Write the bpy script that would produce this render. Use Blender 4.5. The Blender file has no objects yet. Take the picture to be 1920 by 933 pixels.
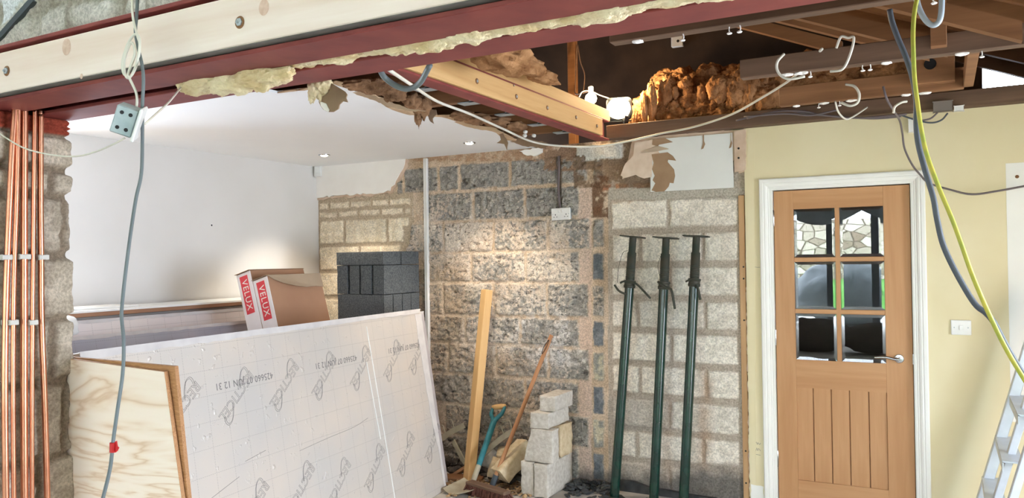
import bpy, bmesh, math, random
import numpy as np
from mathutils.geometry import tessellate_polygon
from mathutils import Vector, Matrix, Euler, noise as mnoise

random.seed(7)
SC = bpy.context.scene
COL = SC.collection
EYE = 1.593                       # eye height above the floor

# ------------------------------------------------------------------ camera
CX, CY = 960.0, 466.5
V1 = (-1750.0 - CX, 523.0 - CY)   # where lines along the back wall meet
V2 = (1768.0 - CX, 473.0 - CY)    # where lines along the left wall meet
FPX = math.sqrt(-(V1[0] * V2[0] + V1[1] * V2[1]))
_x = -Vector((V1[0], -V1[1], -FPX)).normalized()
_y = Vector((V2[0], -V2[1], -FPX)).normalized()
_z = _x.cross(_y)
ROT = Matrix((_x, _y, _z))
cam_d = bpy.data.cameras.new('camera')
cam_d.sensor_width = 36.0
cam_d.lens = 36.0 * FPX / 1920.0
cam_d.clip_start = 0.02
cam_o = bpy.data.objects.new('camera', cam_d)
cam_o.matrix_world = Matrix.Translation((0, 0, EYE)) @ ROT.to_4x4()
COL.objects.link(cam_o)
SC.camera = cam_o

# ------------------------------------------------------------------ world, exposure
world = bpy.data.worlds.new('world')
SC.world = world
world.use_nodes = True
wn = world.node_tree.nodes
wl = world.node_tree.links
wn.clear()
w_out = wn.new('ShaderNodeOutputWorld')
w_bg = wn.new('ShaderNodeBackground')
w_bg.inputs['Color'].default_value = (0.82, 0.93, 1.08, 1)
w_bg.inputs['Strength'].default_value = 13.0      # bright overcast sky
wl.new(w_bg.outputs[0], w_out.inputs[0])
SC.view_settings.view_transform = 'Standard'
SC.view_settings.look = 'None'
SC.view_settings.gamma = 1.0
SC.view_settings.use_curve_mapping = False
SC.view_settings.exposure = 0.72
SC.cycles.max_bounces = 10
SC.cycles.diffuse_bounces = 6
SC.cycles.sample_clamp_indirect = 8.0

# ------------------------------------------------------------------ pixel helpers (1920 x 933 frame)
def ray(px, py):
    return ROT @ Vector((px - CX, -(py - CY), -FPX))
def at_y(px, py, Y):
    d = ray(px, py); return d * (Y / d.y) + Vector((0, 0, EYE))
def at_x(px, py, X):
    d = ray(px, py); return d * (X / d.x) + Vector((0, 0, EYE))
def at_z(px, py, Z):
    d = ray(px, py); return d * ((Z - EYE) / d.z) + Vector((0, 0, EYE))
def on_plane(px, py, p, n):
    d = ray(px, py); o = Vector((0, 0, EYE))
    return o + d * ((p - o).dot(n) / d.dot(n))

# ------------------------------------------------------------------ object helpers
WM = {}
def lin(c):
    out = []
    for v in c[:3]:
        v = v / 255.0
        out.append(v / 12.92 if v <= 0.04045 else ((v + 0.055) / 1.055) ** 2.4)
    return tuple(out)

def tag(o, label=None, cat=None, group=None, kind=None):
    if label: o['label'] = label
    if cat: o['category'] = cat
    if group: o['group'] = group
    if kind: o['kind'] = kind
    return o

def thing(name, label, cat, loc=(0, 0, 0), group=None, mat=None, kind=None):
    o = bpy.data.objects.new(name, None)
    o.empty_display_size = 0.05
    m = mat.copy() if mat is not None else Matrix.Translation(loc)
    o.matrix_world = m
    COL.objects.link(o)
    WM[o.name] = m
    return tag(o, label, cat, group, kind)

def mesh_obj(name, me, mats, parent=None, mat=None, local=False):
    """me: vertices in world coordinates (or in the parent's / mat's own frame when local)."""
    o = bpy.data.objects.new(name, me)
    for m in (mats if isinstance(mats, (list, tuple)) else [mats]):
        me.materials.append(m)
    base = Matrix.Identity(4)
    if parent is not None: base = WM[parent.name]
    elif mat is not None: base = mat
    if not local and (parent is not None or mat is not None):
        me.transform(base.inverted())
    n = len(me.vertices)
    co = np.empty(n * 3, dtype=np.float32); me.vertices.foreach_get('co', co)
    co = co.reshape(-1, 3)
    lo, hi = co.min(0), co.max(0)
    c = (lo + hi) / 2
    if parent is None: c[2] = lo[2]
    co -= c
    me.vertices.foreach_set('co', co.ravel()); me.update()
    L = Matrix.Translation(Vector(c.tolist()))
    if parent is not None:
        o.parent = parent
        o.matrix_parent_inverse = Matrix.Identity(4)
        o.matrix_basis = L
    else:
        o.matrix_world = base @ L
    WM[o.name] = base @ L
    COL.objects.link(o)
    return o

def obj(name, bm, mats, parent=None, mat=None, local=False, smooth=None, label=None, cat=None, group=None, kind=None):
    me = bpy.data.meshes.new(name)
    bmesh.ops.recalc_face_normals(bm, faces=bm.faces)
    bm.to_mesh(me); bm.free()
    o = mesh_obj(name, me, mats, parent, mat, local)
    if smooth is not None:
        me.shade_smooth()
        if smooth < 180:
            me.set_sharp_from_angle(angle=math.radians(smooth))
    return tag(o, label, cat, group, kind)

def frame(origin, xaxis, zaxis):
    z = Vector(zaxis).normalized()
    x = Vector(xaxis); x = (x - z * x.dot(z)).normalized()
    y = z.cross(x)
    m = Matrix((x, y, z)).transposed().to_4x4()
    m.translation = Vector(origin)
    return m

# ------------------------------------------------------------------ shape helpers
def bx(bm, lo, hi, M=None, bevel=0.0, seg=1):
    r = bmesh.ops.create_cube(bm, size=1.0)
    vs = r['verts']
    lo, hi = Vector(lo), Vector(hi)
    for v in vs:
        v.co = Vector(((lo.x if v.co.x < 0 else hi.x), (lo.y if v.co.y < 0 else hi.y), (lo.z if v.co.z < 0 else hi.z)))
    if bevel > 0:
        es = list({e for v in vs for e in v.link_edges})
        r2 = bmesh.ops.bevel(bm, geom=es, offset=bevel, segments=seg, affect='EDGES', profile=0.5)
        vs = list({v for f in r2['faces'] for v in f.verts} | {v for v in vs if v.is_valid})
    if M is not None:
        for v in vs: v.co = M @ v.co
    return vs

def BM(): return bmesh.new()

def box_bm(lo, hi, M=None, bevel=0.0, seg=1):
    bm = BM(); bx(bm, lo, hi, M, bevel, seg); return bm

def catmull(pts, n=8):
    P = [Vector(p) for p in pts]
    if len(P) < 3:
        return [P[0].lerp(P[-1], i / n) for i in range(n + 1)]
    P = [P[0] * 2 - P[1]] + P + [P[-1] * 2 - P[-2]]
    out = []
    for i in range(1, len(P) - 2):
        a, b, c, d = P[i - 1:i + 3]
        for k in range(n):
            t = k / n
            out.append(0.5 * ((2 * b) + (c - a) * t + (2 * a - 5 * b + 4 * c - d) * t * t + (3 * b - a - 3 * c + d) * t ** 3))
    out.append(P[-2])
    return out

def tube(bm, pts, r, seg=8, smooth=6, cap=True):
    P = catmull(pts, smooth) if smooth else [Vector(p) for p in pts]
    R = r if callable(r) else (lambda t: r)
    rings = []
    up = Vector((0.137, 0.31, 0.94))
    prev = None
    for i, p in enumerate(P):
        t = (P[min(i + 1, len(P) - 1)] - P[max(i - 1, 0)])
        if t.length < 1e-9: t = Vector((0, 0, 1))
        t.normalize()
        if prev is None:
            a = up.cross(t)
            if a.length < 0.1: a = Vector((1, 0, 0)).cross(t)
            a.normalize()
        else:
            a = (prev - t * prev.dot(t))
            if a.length < 1e-6: a = up.cross(t)
            a.normalize()
        prev = a
        b = t.cross(a)
        rr = R(i / max(1, len(P) - 1))
        rings.append([bm.verts.new(p + a * (rr * math.cos(2 * math.pi * k / seg)) + b * (rr * math.sin(2 * math.pi * k / seg))) for k in range(seg)])
    for i in range(len(rings) - 1):
        for k in range(seg):
            bm.faces.new((rings[i][k], rings[i][(k + 1) % seg], rings[i + 1][(k + 1) % seg], rings[i + 1][k]))
    if cap:
        bm.faces.new(rings[0][::-1]); bm.faces.new(rings[-1])

def tube_bm(pts, r, seg=8, smooth=6):
    bm = BM(); tube(bm, pts, r, seg, smooth); return bm

def lathe(bm, prof, M=None, seg=20):
    """prof: (radius, z) list, turned about local Z."""
    rings = []
    for r, z in prof:
        if r < 1e-6:
            rings.append([bm.verts.new((0, 0, z))])
        else:
            rings.append([bm.verts.new((r * math.cos(2 * math.pi * k / seg), r * math.sin(2 * math.pi * k / seg), z)) for k in range(seg)])
    for A, B in zip(rings, rings[1:]):
        for k in range(seg):
            k2 = (k + 1) % seg
            if len(A) == 1 and len(B) == 1: continue
            if len(A) == 1: bm.faces.new((A[0], B[k], B[k2]))
            elif len(B) == 1: bm.faces.new((A[k], A[k2], B[0]))
            else: bm.faces.new((A[k], A[k2], B[k2], B[k]))
    for R_, fl in ((rings[0], True), (rings[-1], False)):
        if len(R_) > 1: bm.faces.new(R_[::-1] if fl else R_)
    if M is not None:
        for ring in rings:
            for v in ring: v.co = M @ v.co

def prism(bm, pts, d):
    """a polygon (3-D points) pushed along the vector d."""
    d = Vector(d)
    A = [bm.verts.new(Vector(p)) for p in pts]
    B = [bm.verts.new(Vector(p) + d) for p in pts]
    n = len(A)
    for t in tessellate_polygon([[v.co for v in A]]):
        try:
            bm.faces.new([A[k] for k in t]); bm.faces.new([B[k] for k in t][::-1])
        except ValueError: pass
    for i in range(n):
        j = (i + 1) % n
        bm.faces.new((A[i], B[i], B[j], A[j]))

def ragged(pts, amp, step, seed=0):
    """subdivide a list of 2-D points and shake them."""
    rng = random.Random(seed); out = []
    for a, b in zip(pts, pts[1:]):
        L = math.hypot(b[0] - a[0], b[1] - a[1]); n = max(1, int(L / step))
        for k in range(n):
            t = k / n
            out.append((a[0] + (b[0] - a[0]) * t + (rng.uniform(-amp, amp) if k else 0), a[1] + (b[1] - a[1]) * t + (rng.uniform(-amp, amp) if k else 0)))
    out.append(pts[-1])
    return out

def lump(bm, c, rad, seed=0, sub=4, amp=0.35, freq=2.2, R=None, hang=0.0):
    """a tuft of wool: an ellipsoid with deep folds."""
    r = bmesh.ops.create_icosphere(bm, subdivisions=sub, radius=1.0)
    off = Vector((seed * 3.17, seed * 1.93, seed * 7.7))
    rad = Vector(rad)
    for v in r['verts']:
        p = v.co.copy()
        n1 = mnoise.noise(p * freq + off)
        n2 = 1 - abs(mnoise.noise(p * freq * 2.1 + off * 1.3)) * 2
        n3 = mnoise.noise(p * freq * 5 + off)
        n4 = mnoise.noise(p * freq * 11 + off)
        k = 1 + amp * (0.8 * n1 + 0.30 * n2 + 0.22 * n3 + 0.07 * n4)
        q = Vector((p.x * rad.x, p.y * rad.y, p.z * rad.z)) * k
        if hang and q.z < 0:
            q.z *= 1 + hang * max(0, mnoise.noise(Vector((p.x * 4, p.y * 4, 0)) + off))
        if R is not None: q = R @ q
        v.co = q + Vector(c)

def rough_block(bm, lo, hi, M=None, amp=0.004, seed=0, cuts=7, chip=0.012, shape=None):
    """a concrete block: subdivided, worn corners, grainy faces."""
    lo, hi = Vector(lo), Vector(hi)
    r = bmesh.ops.create_cube(bm, size=2.0)          # bm is empty before this
    bmesh.ops.subdivide_edges(bm, edges=bm.edges[:], cuts=cuts, use_grid_fill=True)
    vs = bm.verts[:]
    h = (hi - lo) / 2; c = (hi + lo) / 2
    off = Vector((seed * 5.3, seed * 2.1, seed * 9.7))
    for v in vs:
        p = v.co.copy()
        q = Vector((p.x * h.x, p.y * h.y, p.z * h.z))
        edge = sum(1 for t in p if abs(t) > 0.98)
        n = mnoise.noise((q + c) * 40 + off); n2 = mnoise.noise((q + c) * 14 + off)
        k = amp * (n * 0.6 + n2)
        if edge >= 2: k -= chip * (0.35 + 0.65 * max(0, mnoise.noise((q + c) * 22 + off * 2)))
        d = q.normalized()
        m = max(abs(t) for t in p)
        nd = Vector(((p.x if abs(p.x) > 0.98 else 0), (p.y if abs(p.y) > 0.98 else 0), (p.z if abs(p.z) > 0.98 else 0)))
        if nd.length > 0: nd.normalize()
        q = q + nd * k + c
        if shape: q = shape(q)
        v.co = (M @ q) if M is not None else q

def ibeam(bm, x0, x1, y0, y1, z0, z1, tf=0.013, tw=0.009):
    ym = (y0 + y1) / 2
    bx(bm, (x0, y0, z0), (x1, y1, z0 + tf), bevel=0.002)
    bx(bm, (x0, y0, z1 - tf), (x1, y1, z1), bevel=0.002)
    bx(bm, (x0, ym - tw / 2, z0 + tf - 0.001), (x1, ym + tw / 2, z1 - tf + 0.001))

def text_mesh(body, size, outline=0.0, thick=0.0006, space=1.0):
    cu = bpy.data.curves.new('t', 'FONT')
    cu.body = body; cu.size = size; cu.align_x = 'CENTER'; cu.align_y = 'CENTER'; cu.space_character = space
    cu.resolution_u = 3
    if outline:
        cu.fill_mode = 'NONE'; cu.bevel_depth = outline; cu.bevel_resolution = 0
    else:
        cu.extrude = thick
    o = bpy.data.objects.new('t', cu)
    COL.objects.link(o)
    bpy.context.view_layer.update()
    dg = bpy.context.evaluated_depsgraph_get()
    me = bpy.data.meshes.new_from_object(o.evaluated_get(dg), depsgraph=dg)
    me.materials.clear()
    bpy.data.objects.remove(o); bpy.data.curves.remove(cu)
    return me

# ------------------------------------------------------------------ materials
def nodes_of(name):
    m = bpy.data.materials.new(name); m.use_nodes = True
    nt = m.node_tree
    return m, nt, nt.nodes['Principled BSDF']

def N(nt, kind, **kw):
    n = nt.nodes.new(kind)
    for k, v in kw.items():
        if k in n.inputs: n.inputs[k].default_value = v
        else: setattr(n, k, v)
    return n

def coords(nt, scale=(1, 1, 1), rot=(0, 0, 0)):
    tc = nt.nodes.new('ShaderNodeTexCoord'); mp = nt.nodes.new('ShaderNodeMapping')
    mp.inputs['Scale'].default_value = scale; mp.inputs['Rotation'].default_value = rot
    nt.links.new(tc.outputs['Object'], mp.inputs['Vector'])
    return mp.outputs[0]

def ramp(nt, fac, stops):
    r = nt.nodes.new('ShaderNodeValToRGB')
    el = r.color_ramp.elements
    while len(el) < len(stops): el.new(0.5)
    for e, (p, c) in zip(el, stops):
        e.position = p; e.color = (*c, 1)
    nt.links.new(fac, r.inputs[0])
    return r.outputs[0]

def bump(nt, b, height, strength, dist=0.01):
    n = N(nt, 'ShaderNodeBump'); n.inputs['Strength'].default_value = strength; n.inputs['Distance'].default_value = dist
    nt.links.new(height, n.inputs['Height']); nt.links.new(n.outputs[0], b.inputs['Normal'])
    return n

def plain(name, c, c2=None, scale=6, rough=0.7, bmp=0.0, bscale=60, metal=0.0, spec=0.4, lo=0.35, hi=0.65, dist=0.004, stretch=(1, 1, 1)):
    m, nt, b = nodes_of(name)
    b.inputs['Roughness'].default_value = rough; b.inputs['Metallic'].default_value = metal
    b.inputs['Specular IOR Level'].default_value = spec
    v = coords(nt, stretch)
    if c2 is None: c2 = tuple(x * 0.92 for x in c)
    n = N(nt, 'ShaderNodeTexNoise'); n.inputs['Scale'].default_value = scale; n.inputs['Detail'].default_value = 6
    nt.links.new(v, n.inputs['Vector'])
    nt.links.new(ramp(nt, n.outputs[0], [(lo, lin(c)), (hi, lin(c2))]), b.inputs['Base Color'])
    if bmp:
        n2 = N(nt, 'ShaderNodeTexNoise'); n2.inputs['Scale'].default_value = bscale; n2.inputs['Detail'].default_value = 5
        nt.links.new(v, n2.inputs['Vector'])
        bump(nt, b, n2.outputs[0], bmp, dist)
    return m

def wood(name, c1, c2, axis=0, scale=9, rough=0.62, bmp=0.12, ring=3.0, knots=None):
    m, nt, b = nodes_of(name)
    b.inputs['Roughness'].default_value = rough; b.inputs['Specular IOR Level'].default_value = 0.3
    s = [1, 1, 1]; s[axis] = 0.07
    v = coords(nt, s)
    n0 = N(nt, 'ShaderNodeTexNoise'); n0.inputs['Scale'].default_value = ring; n0.inputs['Detail'].default_value = 3
    n0.inputs['Distortion'].default_value = 0.6
    nt.links.new(v, n0.inputs['Vector'])
    mul = N(nt, 'ShaderNodeMath', operation='MULTIPLY'); mul.inputs[1].default_value = scale
    nt.links.new(n0.outputs[0], mul.inputs[0])
    fr = N(nt, 'ShaderNodeMath', operation='PINGPONG'); fr.inputs[1].default_value = 0.5
    nt.links.new(mul.outputs[0], fr.inputs[0])
    n1 = N(nt, 'ShaderNodeTexNoise'); n1.inputs['Scale'].default_value = 90; n1.inputs['Detail'].default_value = 4
    nt.links.new(v, n1.inputs['Vector'])
    add = N(nt, 'ShaderNodeMath', operation='MULTIPLY_ADD'); add.inputs[1].default_value = 0.5
    nt.links.new(n1.outputs[0], add.inputs[0]); nt.links.new(fr.outputs[0], add.inputs[2])
    col = ramp(nt, add.outputs[0], [(0.2, lin(c1)), (0.85, lin(c2))])
    if knots:
        kv = [1, 1, 1]; kv[axis] = 0.8
        v2 = coords(nt, kv)
        vo = N(nt, 'ShaderNodeTexVoronoi'); vo.inputs['Scale'].default_value = knots[0]
        nt.links.new(v2, vo.inputs['Vector'])
        mx = N(nt, 'ShaderNodeMix', data_type='RGBA')
        kr = N(nt, 'ShaderNodeMapRange'); kr.inputs[1].default_value = 0.02; kr.inputs[2].default_value = 0.11
        kr.inputs[3].default_value = 1; kr.inputs[4].default_value = 0
        nt.links.new(vo.outputs['Distance'], kr.inputs[0])
        nt.links.new(kr.outputs[0], mx.inputs[0]); nt.links.new(col, mx.inputs[6]); mx.inputs[7].default_value = (*lin(knots[1]), 1)
        col = mx.outputs[2]
    nt.links.new(col, b.inputs['Base Color'])
    bump(nt, b, add.outputs[0], bmp, 0.003)
    return m

def attr_mat(name, rough=0.92, fine=90, bmp=0.55, vary=0.30):
    """masonry: the mesh holds block colours (Col, alpha = how pitted) and stuck-on skim (Smear, alpha = how much); grain is added here."""
    m, nt, b = nodes_of(name)
    b.inputs['Roughness'].default_value = rough; b.inputs['Specular IOR Level'].default_value = 0.15
    L = nt.links.new
    a = N(nt, 'ShaderNodeAttribute'); a.attribute_name = 'Col'
    s = N(nt, 'ShaderNodeAttribute'); s.attribute_name = 'Smear'
    v = coords(nt); vh = coords(nt, (1, 1, 2.2))
    def noise(vec, sc, det=6, ro=.6):
        n = N(nt, 'ShaderNodeTexNoise'); n.inputs['Scale'].default_value = sc; n.inputs['Detail'].default_value = det; n.inputs['Roughness'].default_value = ro
        L(vec, n.inputs['Vector']); return n.outputs[0]
    def rng_(x, lo, hi, o0=0.0, o1=1.0):
        r = N(nt, 'ShaderNodeMapRange'); r.interpolation_type = 'SMOOTHSTEP'
        for k, q in zip((1, 2, 3, 4), (lo, hi, o0, o1)): r.inputs[k].default_value = q
        L(x, r.inputs[0]); return r.outputs[0]
    def op(kind, x, y):
        q = N(nt, 'ShaderNodeMath', operation=kind)
        for k, w in enumerate((x, y)):
            if isinstance(w, (int, float)): q.inputs[k].default_value = w
            else: L(w, q.inputs[k])
        return q.outputs[0]
    def mix(f, c1, c2, blend='MIX'):
        q = N(nt, 'ShaderNodeMix', data_type='RGBA', blend_type=blend)
        for k, w in zip((0, 6, 7), (f, c1, c2)):
            if isinstance(w, tuple): q.inputs[k].default_value = (*w, 1)
            elif isinstance(w, (int, float)): q.inputs[k].default_value = w
            else: L(w, q.inputs[k])
        return q.outputs[2]
    n1 = noise(v, fine, 6, .7); n2 = noise(v, 34, 8, .72)
    f = rng_(op('ADD', op('SUBTRACT', n2, 0.5), s.outputs['Alpha']), .42, .56)
    col = mix(f, a.outputs['Color'], s.outputs['Color'])
    p1_ = rng_(noise(vh, 42, 5, .55), .60, .68); p2_ = rng_(noise(v, 95, 3, .5), .64, .72)
    pit = op('MULTIPLY', op('MAXIMUM', p1_, op('MULTIPLY', p2_, .8)), a.outputs['Alpha'])
    col = mix(pit, col, lin((72, 68, 64)))
    col = mix(1.0, col, rng_(n1, .3, .7, 1 - vary, 1 + vary), 'MULTIPLY')
    L(col, b.inputs['Base Color'])
    h = op('SUBTRACT', op('ADD', n1, op('MULTIPLY', f, .5)), op('MULTIPLY', pit, 1.2))
    bump(nt, b, h, bmp, 0.008)
    return m

def emit(name, c, s):
    m = bpy.data.materials.new(name); m.use_nodes = True
    nt = m.node_tree; nt.nodes.clear()
    o = nt.nodes.new('ShaderNodeOutputMaterial'); e = nt.nodes.new('ShaderNodeEmission')
    e.inputs[0].default_value = (*c, 1); e.inputs[1].default_value = s
    nt.links.new(e.outputs[0], o.inputs[0])
    return m

MT = {}
MT['masonry'] = attr_mat('masonry')
MT['wool_yellow'] = plain('wool_yellow', (242, 228, 194), (218, 194, 148), 14, 0.95, 0.9, 70, spec=0.05, dist=0.01)
MT['wool_brown'] = plain('wool_brown', (186, 140, 98), (132, 92, 60), 10, 0.97, 0.9, 60, spec=0.03, dist=0.012)
MT['wool_grey'] = plain('wool_grey', (158, 122, 92), (112, 84, 62), 14, 0.97, 0.9, 60, spec=0.03, dist=0.012)
MT['timber_pale'] = wood('timber_pale', (240, 224, 214), (228, 205, 190), 0, 5, knots=(1.7, (200, 164, 142)))
MT['timber_cross'] = wood('timber_cross', (216, 176, 122), (196, 152, 98), 1, 5, knots=(1.6, (120, 78, 48)))
MT['timber_old'] = wood('timber_old', (146, 104, 70), (112, 76, 50), 0, 6)
MT['timber_old_y'] = wood('timber_old_y', (146, 104, 70), (112, 76, 50), 1, 6)
MT['timber_dusty'] = wood('timber_dusty', (118, 92, 74), (88, 68, 54), 0, 6)
MT['timber_warm'] = wood('timber_warm', (142, 100, 66), (116, 78, 50), 0, 6)
MT['timber_z'] = wood('timber_z', (226, 184, 128), (206, 158, 102), 2, 6, knots=(3.0, (110, 70, 40)))
MT['timber_stud'] = wood('timber_stud', (196, 160, 118), (172, 134, 94), 2, 6)
MT['broom_wood'] = wood('broom_wood', (190, 140, 100), (164, 114, 78), 2, 5)
MT['oak'] = wood('oak', (194, 148, 106), (180, 132, 90), 2, 4, rough=0.45, bmp=0.05, ring=6)
MT['oak_x'] = wood('oak_x', (194, 148, 106), (180, 132, 90), 0, 4, rough=0.45, bmp=0.05, ring=6)
MT['oxide'] = plain('oxide', (140, 68, 62), (122, 56, 54), 9, 0.55, 0.08, 50, spec=0.35)
MT['white_paint'] = plain('white_paint', (236, 236, 232), (230, 230, 226), 3, 0.5)
MT['ceiling_white'] = plain('ceiling_white', (246, 247, 248), (243, 244, 246), 2, 0.85)
MT['wall_white'] = plain('wall_white', (218, 216, 213), (213, 211, 207), 2, 0.85)
MT['plaster_white'] = plain('plaster_white', (242, 240, 236), (236, 233, 228), 4, 0.9, 0.1, 20)
MT['plaster_grey'] = plain('plaster_grey', (226, 228, 226), (220, 222, 220), 3, 0.85)
MT['plaster_pink'] = plain('plaster_pink', (214, 192, 172), (196, 170, 148), 12, 0.9, 0.4, 40)
MT['paper_brown'] = plain('paper_brown', (166, 138, 110), (152, 124, 98), 8, 0.9)
MT['board_brown'] = plain('board_brown', (152, 128, 104), (132, 110, 88), 10, 0.9, 0.2)
MT['yellow_wall'] = plain('yellow_wall', (224, 214, 180), (220, 208, 170), 2.5, 0.8, 0.03, 30)
MT['copper'] = plain('copper', (226, 160, 130), (204, 134, 104), 7, 0.30, 0.02, metal=1.0)
MT['clip_plastic'] = plain('clip_plastic', (206, 200, 192), None, 5, 0.5)
MT['white_plastic'] = plain('white_plastic', (238, 238, 236), None, 5, 0.35)
MT['dark_slot'] = plain('dark_slot', (22, 22, 24), None, 5, 0.6)
MT['galv'] = plain('galv', (186, 194, 198), (160, 170, 176), 20, 0.38, metal=0.35)
MT['steel'] = plain('steel', (200, 200, 204), None, 5, 0.18, metal=1.0)
MT['alu'] = plain('alu', (206, 212, 220), (192, 198, 208), 10, 0.4, metal=0.6)
MT['cable_grey'] = plain('cable_grey', (104, 112, 114), None, 5, 0.5)
MT['cable_dark'] = plain('cable_dark', (78, 84, 92), None, 5, 0.5)
MT['cable_white'] = plain('cable_white', (222, 218, 204), None, 5, 0.5)
MT['cable_lilac'] = plain('cable_lilac', (108, 98, 100), None, 5, 0.5)
MT['cable_green'] = plain('cable_green', (186, 174, 66), (150, 160, 60), 20, 0.45)
MT['tape_red'] = plain('tape_red', (196, 34, 36), None, 5, 0.5)
MT['prop_green'] = plain('prop_green', (14, 52, 42), (9, 38, 32), 8, 0.2, spec=0.6, bmp=0.05)
MT['prop_dull'] = plain('prop_dull', (44, 54, 46), (62, 58, 48), 16, 0.6, bmp=0.2)
MT['block_dark'] = plain('block_dark', (106, 110, 112), (76, 80, 84), 110, 0.95, 0.8, 160, spec=0.1)
MT['block_light'] = plain('block_light', (206, 200, 190), (184, 176, 164), 40, 0.95, 0.8, 120, spec=0.1)
MT['block_buff'] = plain('block_buff', (214, 196, 164), (194, 172, 138), 30, 0.95, 0.8, 100, spec=0.1)
MT['cardboard'] = plain('cardboard', (168, 128, 100), (158, 118, 92), 4, 0.85)
MT['cardboard_flap'] = plain('cardboard_flap', (172, 150, 126), (160, 138, 114), 4, 0.85)
MT['box_white'] = plain('box_white', (236, 234, 240), None, 4, 0.6)
MT['label_red'] = plain('label_red', (226, 70, 84), None, 4, 0.6)
MT['ink'] = plain('ink', (124, 119, 116), None, 4, 0.7)
MT['ink_grey'] = plain('ink_grey', (150, 143, 137), None, 4, 0.7)
MT['foam'] = plain('foam', (226, 206, 150), (208, 184, 124), 20, 0.95, 0.4)
MT['foil_plain'] = plain('foil_plain', (206, 200, 200), (196, 190, 192), 5, 0.38, 0.05, 20, metal=0.35)
MT['teal'] = plain('teal', (48, 122, 132), (38, 98, 108), 20, 0.45)
MT['bristle'] = plain('bristle', (104, 66, 54), (76, 46, 38), 60, 0.9, 0.8, 200)
MT['grey_plastic'] = plain('grey_plastic', (176, 166, 144), (150, 140, 120), 10, 0.6)
MT['concrete_floor'] = plain('concrete_floor', (192, 187, 180), (168, 161, 152), 5, 0.95, 0.5, 40)
MT['dirt'] = plain('dirt', (96, 88, 80), (58, 54, 52), 14, 0.97, 0.9, 50, spec=0.05)
MT['rubble'] = plain('rubble', (188, 158, 120), (112, 90, 70), 9, 0.95, 0.6, 60, spec=0.05)
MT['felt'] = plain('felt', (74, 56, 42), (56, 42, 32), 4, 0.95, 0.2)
MT['roof_outer'] = plain('roof_outer', (96, 84, 76), None, 4, 0.9)
MT['grass'] = plain('grass', (110, 168, 84), (84, 140, 62), 12, 0.95, 0.6, 80)
MT['polythene'] = plain('polythene', (128, 136, 138), (100, 108, 110), 5, 0.4)
MT['dark_frame'] = plain('dark_frame', (66, 74, 80), None, 5, 0.5)
MT['hall'] = plain('hall', (150, 140, 126), None, 3, 0.9)

# ================================================================== STRUCTURE
YW = 5.125          # face of the back wall
XL = -4.68          # face of the left wall
CEIL = 2.398        # underside of the ceiling
SOFF = 2.150        # underside of the two main steels

_rng = np.random.RandomState(5)
_T = _rng.rand(256, 256)
def vn(x, y, s=0):
    x = np.asarray(x, dtype=float) + s * 17.31; y = np.asarray(y, dtype=float) + s * 9.17
    xi = np.floor(x).astype(int); yi = np.floor(y).astype(int)
    fx = x - xi; fy = y - yi
    fx = fx * fx * (3 - 2 * fx); fy = fy * fy * (3 - 2 * fy)
    a = _T[xi & 255, yi & 255]; b = _T[(xi + 1) & 255, yi & 255]; c = _T[xi & 255, (yi + 1) & 255]; d = _T[(xi + 1) & 255, (yi + 1) & 255]
    return (a * (1 - fx) + b * fx) * (1 - fy) + (c * (1 - fx) + d * fx) * fy
def fbm(x, y, s=0, o=4):
    t = 0; a = 0.5; n = 0
    for k in range(o):
        t = t + a * vn(x, y, s + k * 3); n += a
        x = x * 2.03; y = y * 2.03; a *= 0.55
    return t / n
def ss(a, b, x):
    t = np.clip((x - a) / (b - a), 0, 1); return t * t * (3 - 2 * t)
def blend(C, m, col):
    return C * (1 - m[..., None]) + np.array(lin(col)) * m[..., None]
def px_of(X, Y, Z):
    P = np.stack([X, Y, Z - EYE], -1) @ np.array(ROT)
    return CX + FPX * P[..., 0] / -P[..., 2], CY + FPX * P[..., 1] / P[..., 2]

def relief(name, A, B, place, H, C, mat, parent=None, pits=None, smear=None):
    """a masonry face: grid (A along, B up), relief H along the face normal, block colours C."""
    nb, na = A.shape
    P = place(A, B, H).reshape(-1, 3)
    idx = np.arange(nb * na).reshape(nb, na)
    q = np.stack([idx[:-1, :-1], idx[:-1, 1:], idx[1:, 1:], idx[1:, :-1]], -1).reshape(-1, 4)
    me = bpy.data.meshes.new(name)
    me.from_pydata(P.tolist(), [], q.tolist())
    ca = me.color_attributes.new('Col', 'FLOAT_COLOR', 'POINT')
    rgba = np.zeros((nb * na, 4), dtype=np.float32)
    if pits is not None: rgba[:, 3] = np.clip(pits.ravel(), 0, 1)
    rgba[:, :3] = np.clip(C.reshape(-1, 3), 0.005, 1)
    ca.data.foreach_set('color', rgba.ravel())
    if smear is None: smear = np.zeros((nb * na, 4))
    if True:
        cb = me.color_attributes.new('Smear', 'FLOAT_COLOR', 'POINT')
        cb.data.foreach_set('color', np.clip(smear, 0, 1).reshape(-1).astype(np.float32))
    me.shade_smooth()
    return mesh_obj(name, me, mat, parent)

def lay(A, B, blocks, seed=0, edge=0.010, wob=0.010):
    """blocks: (a0, a1, b0, b1, kind). Gives per-vertex inside mask, block number."""
    ins = np.zeros(A.shape); num = -np.ones(A.shape, dtype=int)
    wa = (fbm(A * 22, B * 22, seed) - 0.5) * 2 * wob; wb = (fbm(A * 22, B * 22, seed + 40) - 0.5) * 2 * wob
    Aw, Bw = A + wa, B + wb
    for i, (a0, a1, b0, b1, k) in enumerate(blocks):
        d = np.minimum(np.minimum(Aw - a0, a1 - Aw), np.minimum(Bw - b0, b1 - Bw))
        m = ss(0, edge, d)
        w = (m > ins)
        ins[w] = m[w]; num[w] = i
    return ins, num

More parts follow.
